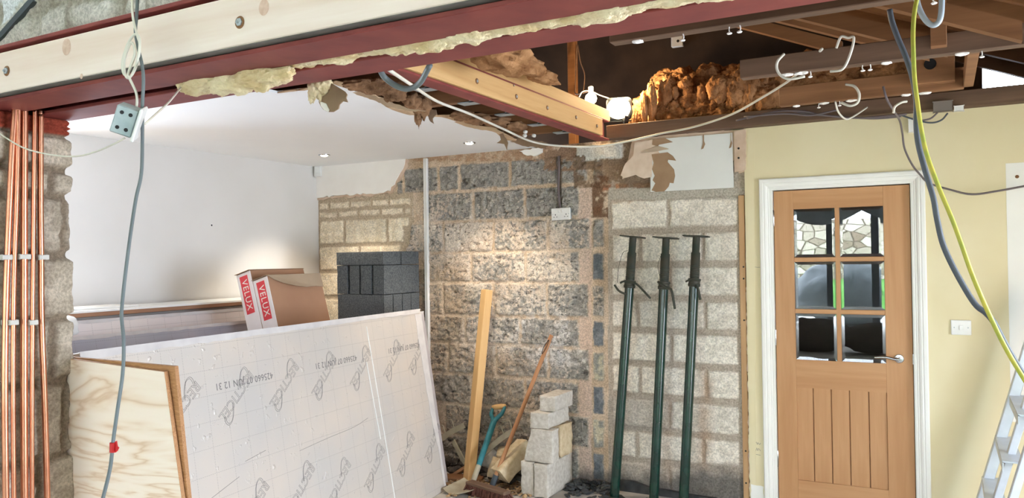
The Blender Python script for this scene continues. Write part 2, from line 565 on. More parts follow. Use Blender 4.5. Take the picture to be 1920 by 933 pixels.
# ---------------------------------------------------------------- back wall: stripped blockwork
def wz(px, py): return at_y(px, py, YW).z
def wx(px, py): return at_y(px, py, YW).x
def build_wall_back():
    st = 0.0085
    xs = np.arange(-4.70, -1.095, st); zs = np.arange(-0.02, 2.405, st)
    A, B = np.meshgrid(xs, zs)
    PX, PY = px_of(A, np.full(A.shape, YW), B)
    blocks = []
    j = 0.009
    def course(y0, y1, yref_x, cuts, kind):
        z1 = wz(yref_x, y0) - j; z0 = wz(yref_x, y1) + j
        ym = (y0 + y1) / 2
        for a, b in zip(cuts, cuts[1:]):
            blocks.append((wx(a, ym) + j, wx(b, ym) - j, z0, z1, kind))
    Cy = [299, 352.7, 412, 471.4, 529, 592, 646, 706, 765, 824, 882, 945]
    Cx = [[742, 756, 822, 861, 956, 1049, 1104], [790, 887, 984, 1087], [752, 831, 925, 1027, 1107], [790, 883, 985, 1088],
          [780, 831, 925, 1025, 1105], [790, 872], [786, 840, 930, 1028, 1106], [790, 885, 985, 1087], [835, 930, 1028, 1106], [790, 885, 985, 1087], [835, 930, 1028, 1106]]
    Cx[5] = [790, 872, 975, 1087]
    for k in range(11): course(Cy[k], Cy[k + 1], 950, Cx[k], 'dark')
    # the narrow ends of the next wall
    Dk = ['dark', None, 'dark', 'blue', 'dark', 'blue', 'cream2', 'blue', 'cream2', 'blue', 'blue']
    for k in range(11):
        if Dk[k]: course(Cy[k] + (3 if k else 10), Cy[k + 1] - 2, 950, [1109, 1135], Dk[k])
    # pale blocks, left
    course(374, 390, 680, [597, 617, 656, 696, 729, 771], 'pale')
    course(391.5, 407, 680, [597, 633, 672, 713, 757, 772], 'pale')
    course(409, 457.5, 680, [598, 646, 726, 768], 'cream')
    course(459, 507, 680, [598, 674, 752], 'cream')
    course(509, 557, 680, [598, 640, 720, 752], 'cream')
    course(559, 607, 680, [598, 674, 752], 'cream')
    course(609, 660, 680, [598, 640, 720, 752], 'cream')
    # pale blocks, right of the scar
    Fy = [370, 430, 494, 558, 620, 683, 746, 810, 869, 945]
    Fx = [[1144, 1253, 1387], [1146, 1200, 1318, 1387], [1146, 1256, 1387], [1146, 1196, 1322, 1387], [1146, 1258, 1387], [1147, 1200, 1325, 1388], [1147, 1255, 1389], [1148, 1195, 1320, 1389], [1148, 1255, 1390]]
    for k in range(9):
        course(Fy[k] + (4 if k else 0), Fy[k + 1] - 2, 1265, Fx[k], 'cream3')
    course(268, 303, 1120, [1078, 1170], 'pgrey')
    course(341, 359, 1170, [1124, 1150, 1182, 1224], 'brick')
    course(385, 408, 1118, [1109, 1132], 'brick')
    ins, num = lay(A, B, blocks, 1)
    kinds = np.array([b[4] for b in blocks] + ['mortar'])[num]
    n1 = fbm(A * 9, B * 9, 2); n2 = fbm(A * 30, B * 30, 7); n3 = fbm(A * 75, B * 75, 9, 3); n4 = fbm(A * 4, B * 7, 21)
    bid = _rng.rand(len(blocks) + 1)[num]
    dark_zone = (PX > 748) & (PX < 1137)
    diag = np.interp(PY, [360, 407, 457, 475, 520, 700], [773, 772, 768, 757, 752, 750])
    pale_zone = PX < diag
    # mortar
    C = np.empty(A.shape + (3,)); C[:] = lin((190, 168, 144))
    C = blend(C, ss(0.4, 0.65, n1), (208, 188, 166))
    C = blend(C, (PX > 1140).astype(float), (178, 166, 152))
    C = blend(C, (PX < 775).astype(float) * (PY > 360), (182, 166, 144))
    H = -0.004 + 0.006 * (n2 - 0.5)
    # dark blocks
    m = (kinds == 'dark') & ~(pale_zone & (PY > 405))
    base = np.empty(C.shape); base[:] = lin((132, 130, 126)); base = blend(base, ss(0.3, 0.7, n2), (160, 156, 150))
    base = blend(base, ss(0.55, 0.75, n3) * 0.6, (190, 184, 174))
    # skim still stuck on
    amt = np.interp(PY, [295, 352, 356, 412, 414, 470, 530, 600, 700, 930], [-0.12, -0.10, 0.0, 0.02, 0.09, 0.10, 0.09, 0.08, 0.06, 0.02])
    amt = amt + 0.04 * (bid - 0.5) + np.where((PX > 1070) & (PY > 400), -0.08, 0)
    sm = ss(0.44, 0.56, 0.30 * n1 + 0.34 * n2 + 0.36 * n3 + amt)
    smc = np.empty(C.shape); smc[:] = lin((206, 190, 174)); smc = blend(smc, ss(0.4, 0.6, n4), (214, 202, 188))
    smc = blend(smc, ss(940, 985, PX) * ss(560, 600, PY) * (1 - ss(670, 720, PY)) * ss(0.35, 0.6, n1), (212, 208, 204))
    tan = ss(640, 690, PY) * (1 - ss(960, 1060, PX)) + ss(470, 520, PY) * (1 - ss(850, 900, PX))  # tan skim of the lower left, with its shade and warm light painted in
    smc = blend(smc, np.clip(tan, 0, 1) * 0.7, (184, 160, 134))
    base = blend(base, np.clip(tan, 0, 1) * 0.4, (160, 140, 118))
    pit = ss(0.68, 0.74, fbm(A * 16, B * 38, 31)) * ss(0.3, 0.5, n1)
    base = blend(base, pit * 0.8, (84, 80, 76))
    pits = m * ins * np.clip(0.85 - 0.3 * (PY < 352), 0, 1)
    sa = np.where(m, np.interp(PY, [295, 350, 358, 410, 416, 470, 530, 640, 700, 930], [0.22, 0.24, 0.38, 0.42, 0.52, 0.54, 0.50, 0.50, 0.46, 0.38]), 0)
    sa = np.where(m, sa + 0.30 * (n1 - 0.5) + 0.10 * (bid - 0.5) + np.where((PX > 1070) & (PY > 400), -0.10, 0), 0)
    pit2 = 0
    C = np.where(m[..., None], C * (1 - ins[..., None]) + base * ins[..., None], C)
    H = np.where(m, H + ins * (0.006 + 0.010 * (n2 - 0.5) + 0.004 * sm + 0.009 * (n3 - 0.5)) - 0.012 * pit, H)
    # smear over the joints of the dark wall
    dz = (PX > diag) & (PX < 1108) & (PY > 352)
    js = (1 - ins) * dz * ss(0.35, 0.6, n2) * 0.6
    C = C * (1 - js[..., None]) + smc * js[..., None]
    def put(kind, c1, c2, h, rough):
        nonlocal C, H
        mm = kinds == kind
        b = np.empty(C.shape); b[:] = lin(c1); b = blend(b, ss(0.35, 0.65, n2), c2)
        b = b * (0.90 + 0.2 * bid[..., None])
        C = np.where(mm[..., None], C * (1 - ins[..., None]) + b * ins[..., None], C)
        H = np.where(mm, H + ins * (h + rough * (n2 - 0.5) + rough * 0.8 * (n3 - 0.5)), H)
    put('cream', (236, 224, 202), (222, 208, 182), 0.010, 0.006)
    put('pale', (226, 213, 192), (208, 195, 172), 0.008, 0.006)
    put('cream3', (230, 223, 211), (216, 208, 195), 0.008, 0.005)
    put('blue', (104, 110, 116), (128, 132, 136), 0.006, 0.008)
    put('cream2', (196, 188, 164), (150, 150, 144), 0.006, 0.010)
    put('pgrey', (206, 206, 200), (192, 192, 186), 0.012, 0.003)
    put('brick', (172, 128, 98), (150, 104, 82), 0.006, 0.008)
    # grey bands of wet mortar and rusty runs on the right
    fz = (PX > 1142)
    C = blend(C, fz * ss(862, 872, PY) * 0.8, (172, 160, 148))
    C = blend(C, fz * ss(738, 746, PY) * (1 - ss(805, 812, PY)) * (1 - ss(1256, 1270, PX)) * 0.6, (168, 160, 152))
    run = np.exp(-((PX - 1322 + 10 * (n1 - .5)) / 13) ** 2) * ss(660, 730, PY) * ss(0.25, 0.6, n4)
    C = blend(C, fz * run * 0.55, (168, 136, 108))
    C = blend(C, fz * np.exp(-((PX - 1252) / 10) ** 2) * ss(690, 760, PY) * 0.4, (164, 140, 118))
    C = blend(C, fz * ss(366, 374, PY) * (1 - ss(376, 384, PY)) * 0.0 + fz * (PY < 374) * (PY > 352) * 0.8, (178, 172, 160))
    # brown mortar round the old lintel
    n5 = fbm(A * 16, B * 16, 51)
    br = ((PX > 1076) & (PX < 1232) & (PY < 352) & (kinds != 'pgrey')) * ss(0.3, 0.5, n5 + 0.25 * ((PY > 302) & (PY < 318)) + 0.1 * (PX > 1160))
    C = blend(C, br * 0.85, (122, 100, 80))
    br2 = ((PX > 1107) & (PX < 1140) & (PY > 330) & (PY < 408)) * ss(0.42, 0.52, n5)
    C = blend(C, br2 * 0.9, (110, 82, 62))
    C = blend(C, (kinds == 'mortar') * (PX > 1086) * (PX < 1109) * (PY > 352) * 1.0, (204, 182, 166))
    # ragged head of the wall under the ceiling
    hd = (PX < 1076) & (PX > 745) & (PY < 302)
    C = blend(C, hd * ss(0.35, 0.6, n2) * 0.9, (170, 138, 112))
    C = blend(C, (PX > 1020) & (PX < 1080) & (PY < 320) & (n5 > 0.45), (152, 126, 106))
    # darker grey towards the foot, right part
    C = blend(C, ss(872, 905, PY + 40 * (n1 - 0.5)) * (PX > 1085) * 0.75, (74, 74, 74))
    # chase cut for the socket cable
    ch = (np.abs(PX - 1047 - (PY - 300) * 0.02) < 4.5) & (PY > 292) & (PY < 392)
    C = blend(C, ch.astype(float) * 0.8, (110, 100, 92)); H = np.where(ch, H - 0.012, H)
    def place(a, b, h): return np.stack([a, YW - h, b], -1)
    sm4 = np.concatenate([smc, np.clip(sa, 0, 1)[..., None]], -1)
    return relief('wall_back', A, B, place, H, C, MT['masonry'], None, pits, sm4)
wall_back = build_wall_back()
tag(wall_back, 'stripped blockwork wall at the back, dark grey blocks between paler blockwork', 'wall', None, 'structure')
obj('core', box_bm((-4.9, YW + 0.035, -0.02), (-1.13, YW + 0.20, 2.405)), MT['dirt'], wall_back)

def wall_poly(name, pts, t, mat, parent, Y=YW, amp=0, step=8, seed=1, closed=True, off=0.0):
    """a sheet on the back wall: outline on the wall plane, thickness t towards the room."""
    P = pts + [pts[0]]
    if amp: P = ragged(P, amp, step, seed)
    P = P[:-1]
    bm = BM()
    prism(bm, [at_y(x, y, Y) + Vector((0, -off, 0)) for x, y in P], (0, -t, 0))
    return obj(name, bm, mat, parent)

# plaster left on the wall by the corner
def skim():
    edge = ragged([(598, 371), (640, 366), (690, 364), (734, 358), (744, 340), (757, 318), (762, 300)], 2.2, 6, 3)
    bm = BM()
    P = [(588, 300)] + [(588, 371)] + edge + [(764, 290), (588, 290)]
    prism(bm, [at_y(x, y, YW + 0.004) for x, y in P], (0, -0.024, 0))
    return obj('plaster_skim', bm, MT['plaster_white'], wall_back)
skim()
e = ragged([(598, 375), (640, 370), (690, 368), (738, 361), (749, 341), (764, 316), (768, 300)], 2.5, 5, 9)
bm = BM(); prism(bm, [at_y(x, y, YW + 0.003) for x, y in [(590, 372), (590, 376)] + e + [(762, 297), (740, 340), (730, 356)]], (0, -0.012, 0))
obj('plaster_edge', bm, MT['plaster_pink'], wall_back)
# white remnant of ceiling paint at the head of the wall
wall_poly('paint_remnant', [(975, 283), (1018, 277), (1018, 286), (1002, 293), (990, 292)], 0.02, MT['plaster_white'], wall_back, amp=1.5, step=5)
# board over the right part: pale backing, white board, torn paper
pb = wall_poly('backing_board', [(1168, 336), (1188, 262), (1260, 252), (1385, 244), (1400, 246), (1400, 322), (1386, 325), (1382, 300), (1224, 325), (1200, 330), (1184, 322)], 0.014, MT['plaster_pink'], wall_back, amp=1.2, step=9, seed=4)
wall_poly('plaster_board', [(1222, 360), (1222, 328), (1226, 262), (1374, 250), (1377, 352), (1300, 356)], 0.012, MT['plaster_grey'], wall_back, off=0.013)
wall_poly('plaster_coat', [(1166, 329), (1176, 306), (1190, 292), (1193, 268), (1226, 262), (1240, 290), (1226, 300), (1224, 332), (1210, 335), (1194, 328), (1173, 334)], 0.010, plain('plaster_cream', (226, 208, 190), (214, 194, 174), 14, 0.9, 0.2), wall_back, amp=1, step=6, seed=8, off=0.016)
wall_poly('torn_paper', [(1224, 357), (1231, 344), (1226, 338), (1230, 330), (1225, 318), (1228, 306), (1224, 290), (1254, 286), (1264, 293), (1270, 302), (1255, 300), (1254, 304), (1266, 318), (1268, 330), (1265, 344), (1258, 343), (1256, 350), (1248, 359), (1232, 360)], 0.002, MT['paper_brown'], wall_back, off=0.025)
wall_poly('torn_paper', [(1226, 262), (1250, 260), (1264, 267), (1238, 272), (1236, 275), (1225, 272)], 0.002, MT['paper_brown'], wall_back, off=0.026)
wall_poly('torn_paper', [(1203, 288), (1214, 282), (1236, 274), (1257, 280), (1230, 285)], 0.004, plain('paper_pale', (190, 172, 150), None, 8, 0.9), wall_back, off=0.026)
# a filled strip with two fixing holes, then the bare stud
wall_poly('filler_strip', [(1378, 246), (1400, 243), (1400, 318), (1392, 322), (1379, 323)], 0.012, MT['plaster_pink'], wall_back, off=0.014, amp=0.8, step=6)
for y in (278, 296):
    p = at_y(1385, y, YW - 0.027)
    b_ = BM(); lathe(b_, [(0.007, 0), (0.007, 0.003)], Matrix.Translation(p) @ Matrix.Rotation(math.pi / 2, 4, 'X'), 10)
    obj('fixing_hole', b_, MT['dark_slot'], wall_back)
for (x, y, w) in ((1318, 252, 2.2), (1370, 250, 1.0)):
    b_ = BM(); prism(b_, [at_y(px_, py_, YW - 0.026) for px_, py_ in [(x, y), (x + w, y), (x + w, y + 12), (x + w + 2, y + 18), (x + 1, y + 26), (x - 3, y + 28), (x, y + 16)]], (0, -0.002, 0))
    obj('paper_scar', b_, MT['paper_brown'], wall_back)

# the stud in the gap and the raw plaster edge beside it
s = thing('timber_stud', 'bare vertical timber stud in the gap between blockwork and yellow plaster', 'stud', (wx(1393, 930), YW, 0))
obj('stud_timber', box_bm((wx(1389, 600), YW - 0.012, 0.0), (wx(1400, 600), YW + 0.09, wz(1392, 366)), bevel=0.002), MT['timber_stud'], s)
for y in (500, 522, 600, 845, 905):
    p = at_y(1394 + (y - 500) * 0.012, y, YW - 0.012)
    b_ = BM(); lathe(b_, [(0.006, 0), (0.005, 0.002)], Matrix.Translation(p) @ Matrix.Rotation(math.pi / 2, 4, 'X'), 8)
    obj('nail', b_, MT['dark_slot'], s)

# ---------------------------------------------------------------- doorway wall (yellow), with opening
XD0, XD1 = -0.955, -0.135     # rough opening
XY0 = wx(1402, 600)
ZD = 2.025
bm = BM()
XR = 1.75
bx(bm, (XY0, YW - 0.018, 0), (XD0, YW + 0.13, CEIL))
bx(bm, (XD1, YW - 0.018, 0), (XR, YW + 0.13, CEIL))
bx(bm, (XD0, YW - 0.018, ZD), (XD1, YW + 0.13, CEIL))
wall_door = obj('wall_doorway', bm, MT['yellow_wall'], label='pale yellow plastered wall with the oak door', cat='wall', kind='structure')
# broken plaster lip along its left edge
lip = ragged([(1402, 250), (1402, 380), (1403, 520), (1404, 650), (1406, 780), (1408, 930)], 2.4, 7, 2)
bm = BM(); prism(bm, [at_y(x, y, YW - 0.017) for x, y in [(1414, 250), (1418, 930)][::-1]] + [at_y(x - 1.0, y, YW - 0.017) for x, y in lip], (0, -0.003, 0))
obj('plaster_lip', bm, MT['yellow_wall'], wall_door)
lip = ragged([(1399, 330), (1399, 380), (1400, 520), (1401, 650), (1403, 780), (1405, 930)], 2.0, 6, 5)
bm = BM(); prism(bm, [at_y(x, y, YW - 0.006) for x, y in [(1407, 330), (1412, 930)][::-1]] + [at_y(x, y, YW - 0.006) for x, y in lip], (0, -0.006, 0))
obj('plaster_edge', bm, MT['plaster_pink'], wall_door)
bm = BM(); bx(bm, at_y(1896, 790, YW - 0.0185), at_y(1990, 300, YW - 0.0195)); obj('white_patch', bm, MT['white_paint'], wall_door)
bm = BM(); lathe(bm, [(0.010, 0), (0.006, 0.006), (0.0, 0.006)], Matrix.Translation(at_y(1907, 331, YW - 0.019)) @ Matrix.Rotation(math.pi / 2, 4, 'X'), 10)
obj('screw_hole', bm, MT['timber_old'], wall_door)
bm = BM(); prism(bm, [at_y(x, y, YW - 0.019) for x, y in ragged([(1408, 907), (1432, 912), (1432, 945), (1408, 945), (1408, 907)], 1, 6, 3)[:-1]], (0, -0.002, 0))
obj('white_patch', bm, MT['white_paint'], wall_door)
# pencil scribbles by the door frame
def scribble(pts, name='pencil_mark'):
    obj(name, tube_bm([at_y(x, y, YW - 0.0185) for x, y in pts], 0.0011, 4, 3), MT['ink'], wall_door)
scribble([(1410, 826), (1412, 831), (1415, 827), (1416, 832), (1418, 828), (1420, 833), (1421, 829), (1424, 833), (1426, 830)])
scribble([(1411, 844), (1413, 838), (1415, 841), (1412, 842), (1417, 845), (1419, 839), (1421, 845), (1422, 840), (1426, 845)])
scribble([(1408, 850), (1416, 851), (1426, 853)])
scribble([(1405, 501), (1409, 500), (1412, 502), (1416, 500), (1419, 501), (1425, 501)])

# skirting of black felt at the foot of the right blockwork
bm = BM()
pts = [(1132, 915), (1150, 900), (1165, 898), (1190, 900), (1215, 910), (1260, 918), (1300, 926), (1345, 932), (1345, 945), (1132, 945)]
prism(bm, [at_y(x, y, YW - 0.012) for x, y in pts], (0, -0.03, 0))
obj('damp_course', bm, plain('dpc', (44, 46, 48), (66, 66, 66), 20, 0.8, 0.4), label='torn black damp-proof strip along the foot of the pale blockwork', cat='membrane')

# ---------------------------------------------------------------- left wall, floor, ceiling
bm = BM()
WY0, WY1, WZ0, WZ1 = 1.88, 2.86, 1.00, 2.30        # a window behind the pillar
bx(bm, (XL - 0.15, 1.5, 0), (XL, WY0, CEIL)); bx(bm, (XL - 0.15, WY1, 0), (XL, YW + 0.2, CEIL)); bx(bm, (XL - 0.15, WY0, 0), (XL, WY1, WZ0)); bx(bm, (XL - 0.15, WY0, WZ1), (XL, WY1, CEIL))
obj('wall_left', bm, MT['wall_white'], label='plain white plastered wall on the left', cat='wall', kind='structure')
wl_ = bpy.data.objects['wall_left']
b_ = BM(); lathe(b_, [(0.007, 0), (0.004, 0.002)], Matrix.Translation(at_x(397, 422, XL)) @ Matrix.Rotation(math.pi / 2, 4, 'Y'), 8)
obj('nail_hole', b_, MT['dark_slot'], wl_)
obj('floor', box_bm((-6.35, -7.64, -0.15), (4.35, YW + 1.6, 0.0)), MT['concrete_floor'], label='dusty concrete floor', cat='floor', kind='structure')

torn = ragged([(520, 175), (580, 168), (622, 156), (655, 168), (690, 180), (712, 192), (735, 206), (768, 216), (800, 218), (838, 222), (862, 231), (893, 240), (930, 249), (950, 263), (985, 270), (1020, 276), (1024, 284)], 1.6, 9, 11)
cz = CEIL
front = [(XL, 1.95), (-2.9, 1.95)]
P2 = [at_z(x, y, cz) for x, y in torn]
P2 = [p for p in P2 if p.y > 1.95]
poly = [Vector((XL - 0.02, 1.85, cz)), Vector((P2[0].x - 0.1, 1.85, cz))] + P2 + [Vector((P2[-1].x, YW + 0.02, cz)), Vector((XL - 0.02, YW + 0.02, cz))]
bm = BM(); prism(bm, poly, (0, 0, 0.0125))
ceil = obj('ceiling', bm, MT['ceiling_white'], label='white plasterboard ceiling ending in a torn edge', cat='ceiling', kind='structure')
# torn layers of board showing above the edge
P3 = [p + Vector((0.02 + 0.018 * math.sin(i * 1.7), 0.0, 0.006)) for i, p in enumerate(P2)]
bm = BM()
prism(bm, [p + Vector((0, 0, 0.0005)) for p in P2[::1]] + [q + Vector((0.025, 0, 0.0)) for q in P3[::-1]], (0, 0, 0.004))
obj('torn_board_edge', bm, plain('torn_gypsum', (206, 178, 146), (180, 148, 116), 18, 0.9, 0.3), ceil)

# downlights
def downlight(px, py, label):
    p = at_z(px, py, cz)
    t = thing('downlight', label, 'downlight', (p.x, p.y, cz - 0.004), group='ceiling downlights')
    b_ = BM()
    lathe(b_, [(0.030, 0.012), (0.030, 0.001), (0.034, -0.003), (0.043, -0.002), (0.045, 0.004), (0.045, 0.0045)], None, 24)
    obj('trim_ring', b_, MT['steel'], t, local=True, smooth=40)
    b_ = BM(); lathe(b_, [(0.029, 0.0), (0.020, -0.008), (0.0, -0.011)], None, 20)
    obj('lens', b_, emit('downlight_glow', (1, 0.9, 0.72), 14), t, local=True, smooth=60)
    l = bpy.data.lights.new('downlight_lamp', 'SPOT'); l.energy = 40; l.color = (1, 0.86, 0.68); l.spot_size = math.radians(95); l.spot_blend = 0.6; l.shadow_soft_size = 0.03
    lo = bpy.data.objects.new('lamp', l); COL.objects.link(lo); lo.parent = t; lo.location = (0, 0, -0.03)
    return t
downlight(608, 290, 'small lit downlight in the white ceiling near the corner sensor')
downlight(880, 267, 'small lit downlight in the white ceiling close to the torn edge')

# ---------------------------------------------------------------- pillar (left end of the opening)
XP = -2.957
YP0, YP1 = 1.50, 1.839
def build_pillar():
    st = 0.008
    us = np.arange(0, (YP1 - YP0) + 0.30, st); zs = np.arange(-0.02, SOFF - 0.001, st)
    A, B = np.meshgrid(us, zs)
    W = YP1 - YP0
    jz = [at_x(110, y, XP).z for y in (252, 319, 368, 478, 596, 712, 852)] + [0.25, 0.03]
    blocks = []
    rng = random.Random(3)
    bricks = at_x(110, 228, XP).z
    for k in range(len(jz) - 1):
        cut = 0.0 if k % 2 else -0.1
        blocks.append((cut - 0.2, 0.22 + 0.05 * (k % 3), jz[k + 1] + 0.008, jz[k] - 0.008, 'b'))
        blocks.append((0.23 + 0.05 * (k % 3), 9, jz[k + 1] + 0.008, jz[k] - 0.008, 'b'))
    ins, num = lay(A, B, blocks, 60, 0.018, 0.012)
    bid = _rng.rand(len(blocks) + 1)[num]
    n1 = fbm(A * 9, B * 9, 62); n2 = fbm(A * 28, B * 28, 67)
    C = np.empty(A.shape + (3,)); C[:] = lin((134, 118, 100))
    b = np.empty(C.shape); b[:] = lin((192, 178, 160)); b = blend(b, ss(0.3, 0.7, n2), (168, 154, 136)); b = b * (0.88 + 0.24 * bid[..., None])
    C = C * (1 - ins[..., None]) + b * ins[..., None]
    red = B > jz[0]
    C = np.where(red[..., None], np.array(lin((136, 60, 44)))[None, None] * (0.7 + 0.6 * n2[..., None]), C)
    rib = 0.006 * np.sin((B - jz[0]) * 2 * math.pi / 0.02)
    H = ins * 0.02 + 0.010 * (n2 - 0.5) + 0.01 * (n1 - 0.5)
    H = np.where(red, 0.012 + rib + 0.004 * (n2 - .5), H)
    # wrap: A runs along the reveal, then round the far corner along the back of the nib
    def place(a, bb, h):
        u = np.minimum(a, W); v = np.maximum(a - W, 0)
        side = (a > W)
        x = np.where(side, XP - v + 0.0 * h, XP + h)
        y = np.where(side, YP1 + h, YP0 + u + np.where(u > W - 0.02, h * 0.8, 0))
        return np.stack([x, y, bb], -1)
    o = relief('pillar', A, B, place, H, C, MT['masonry'])
    return tag(o, 'rough block pillar at the left end of the opening', 'pillar', None, 'structure')
pillar = build_pillar()
obj('core', box_bm((-4.82, YP0, 0), (XP - 0.004, YP1 - 0.004, SOFF)), MT['rubble'], pillar)

# ---------------------------------------------------------------- masonry standing on the steels
ZT = 2.345
def build_front_wall():
    st = 0.011
    xs = np.arange(-6.3, 1.75, st); zs = np.arange(ZT, 3.04, st)
    A, B = np.meshgrid(xs, zs)
    YF = 1.575
    PX, PY = px_of(A, np.full(A.shape, YF), B)
    blocks = []
    for k, (z0, z1) in enumerate(((2.345, 2.45), (2.46, 2.64), (2.65, 2.84))):
        x = -5.3 + 0.2 * (k % 2)
        while x < 1.8:
            blocks.append((x, x + 0.40, z0, z1, 'b')); x += 0.44
    ins, num = lay(A, B, blocks, 80, 0.03, 0.03)
    n1 = fbm(A * 8, B * 8, 82); n2 = fbm(A * 26, B * 26, 87); n4 = fbm(A * 22, B * 5, 90)
    C = np.empty(A.shape + (3,)); C[:] = lin((158, 150, 138)); C = blend(C, ss(0.4, 0.6, n1), (186, 180, 170))
    C = blend(C, ins * 0.7, (202, 197, 190)); C = blend(C, ss(0.55, 0.7, n4) * 0.7, (134, 124, 110))
    whit = (PX < 52) & (PY < 55 - PX * 1.05)
    C = blend(C, whit * ss(0.35, 0.5, n1), (214, 216, 220))
    H = ins * 0.012 + 0.03 * (n1 - 0.5) + 0.014 * (n2 - 0.5)
    def place(a, b, h): return np.stack([a, YF - h, b], -1)
    o = relief('wall_front', A, B, place, H, C, MT['masonry'])
    return tag(o, 'old mortar-smeared masonry standing on the main steels', 'wall', None, 'structure')
wall_front = build_front_wall()
obj('core', box_bm((-6.3, 1.60, ZT), (1.9, 1.88, 5.2)), MT['rubble'], wall_front)
bm = BM(); prism(bm, [at_y(x, y, 1.558) for x, y in [(-6, 66), (50, 2), (58, -4), (62, 2), (2, 70), (-6, 76)]], (0, 0.03, 0))
obj('roofline_flashing', bm, MT['dark_frame'], wall_front)

# ---------------------------------------------------------------- roof void over the back rooms
YV = 6.55
def roof_z(x): return 3.10 - 0.414 * x
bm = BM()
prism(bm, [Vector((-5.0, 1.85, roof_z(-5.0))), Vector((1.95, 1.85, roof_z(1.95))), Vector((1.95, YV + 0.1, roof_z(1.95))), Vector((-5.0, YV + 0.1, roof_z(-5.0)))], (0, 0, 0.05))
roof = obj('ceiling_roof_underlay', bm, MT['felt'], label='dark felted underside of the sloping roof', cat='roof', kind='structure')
bm = BM()
xa, xb, za, zb = 0.225, 1.2, 2.545, 2.66       # a gap of daylight
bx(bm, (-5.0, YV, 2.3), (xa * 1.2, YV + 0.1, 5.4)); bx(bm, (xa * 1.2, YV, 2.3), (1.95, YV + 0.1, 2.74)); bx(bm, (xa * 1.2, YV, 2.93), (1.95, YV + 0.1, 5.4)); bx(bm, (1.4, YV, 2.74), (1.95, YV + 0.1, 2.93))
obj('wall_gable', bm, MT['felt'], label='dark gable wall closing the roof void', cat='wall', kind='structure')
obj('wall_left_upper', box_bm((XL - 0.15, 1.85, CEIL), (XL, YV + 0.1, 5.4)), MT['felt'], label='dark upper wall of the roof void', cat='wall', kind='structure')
def window(name, x0, x1, ya, yb, z0, z1, label):
    w = thing(name, label, 'window', (x0, ya, z0), kind='structure')
    bm = BM(); t = .05
    bx(bm, (x0, ya, z0), (x1, yb, z0 + t)); bx(bm, (x0, ya, z1 - t), (x1, yb, z1)); bx(bm, (x0, ya, z0 + t), (x1, ya + t, z1 - t)); bx(bm, (x0, yb - t, z0 + t), (x1, yb, z1 - t))
    obj('window_frame', bm, MT['white_paint'], w)
    l = bpy.data.lights.new('portal', 'AREA'); l.shape = 'RECTANGLE'; l.size = yb - ya; l.size_y = z1 - z0; l.cycles.is_portal = True
    o = bpy.data.objects.new('portal', l); xo = x0 if x0 < 0 else x1
    d = Vector((1, 0, 0)) if x0 < 0 else Vector((-1, 0, 0))
    m = frame((xo - d.x * .03, (ya + yb) / 2, (z0 + z1) / 2), (0, 1, 0), -d); o.matrix_world = m; COL.objects.link(o)
window('window_1', XL - .10, XL - .04, WY0, WY1, WZ0, WZ1, 'white framed window in the left wall, out of view behind the pillar')
RY0, RY1, RZ0, RZ1 = 2.0, 4.1, .08, 2.2  # unseen opening in the right wall, added to brighten the back rooms
window('added_window_2', 1.80, 1.86, RY0, RY1, RZ0, RZ1, 'white framed glazed doors added in the right wall for light, unseen')
bm = BM(); bx(bm, (1.75, 1.5, 0), (1.95, RY0, 2.6)); bx(bm, (1.75, RY1, 0), (1.95, YV + 0.1, 2.6)); bx(bm, (1.75, RY0, 0), (1.95, RY1, RZ0)); bx(bm, (1.75, RY0, RZ1), (1.95, RY1, 2.6))
l = bpy.data.lights.new('portal', 'AREA'); l.shape = 'RECTANGLE'; l.size = 10.4; l.size_y = 3.0; l.cycles.is_portal = True
o = bpy.data.objects.new('portal', l); o.matrix_world = frame((-.95, -7.62, 1.52), (1, 0, 0), (0, -1, 0)); COL.objects.link(o)
obj('wall_right', bm, MT['yellow_wall'], label='yellow wall on the right, outside the frame', cat='wall', kind='structure')
# hall beyond the door
bm = BM()
bx(bm, (-3.0, YV, 0), (1.95, YV + 0.1, 2.32)); bx(bm, (-3.1, YW + 0.2, 0), (-3.0, YV + 0.1, 2.32)); bx(bm, (-3.1, YW + 0.14, 2.30), (1.95, YV + 0.1, 2.33))
obj('wall_hall', bm, MT['hall'], label='dim hall seen through the door glass', cat='wall', kind='structure')

# deck of boards added over the left joists to keep the void dark
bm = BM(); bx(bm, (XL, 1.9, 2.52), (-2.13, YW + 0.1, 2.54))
obj('blocking_deck', bm, MT['felt'], label='dark boarding added above the ceiling joists to keep light out', cat='ceiling', kind='structure')

# unseen front room, open to the garden; ceiling and side walls added for even light
bm = BM(); bx(bm, (-6.3, -7.6, 3.04), (4.4, 1.50, 3.2))
obj('unseen_ceiling_front', bm, MT['ceiling_white'], label='unseen white ceiling over the front room, added to hold back the sky', cat='ceiling', kind='structure')
obj('unseen_wall_left', box_bm((-6.4, -7.6, 0), (-6.2, 1.55, 3.04)), MT['wall_white'], label='unseen white side wall added to the front room for even light, left', cat='wall', kind='structure')
obj('unseen_wall_right', box_bm((4.2, -7.6, 0), (4.4, 1.55, 3.04)), MT['wall_white'], label='unseen white side wall added to the front room for even light, right', cat='wall', kind='structure')
obj('wall_front_nib', box_bm((-6.3, 1.52, 0), (-4.82, 1.80, 3.04)), MT['rubble'], label='wall beside the pillar, outside the frame', cat='wall', kind='structure')
obj('wall_front_return', box_bm((1.95, 1.52, 0), (4.3, 1.80, 3.04)), MT['rubble'], label='wall right of the opening, outside the frame', cat='wall', kind='structure')

# ================================================================== STEELS AND TIMBERS
def mk(name, label, cat, lo, hi, mat, bevel=0.003, group=None):
    """one-piece timber"""
    return obj(name, box_bm(lo, hi, bevel=bevel), mat, label=label, cat=cat, group=group)

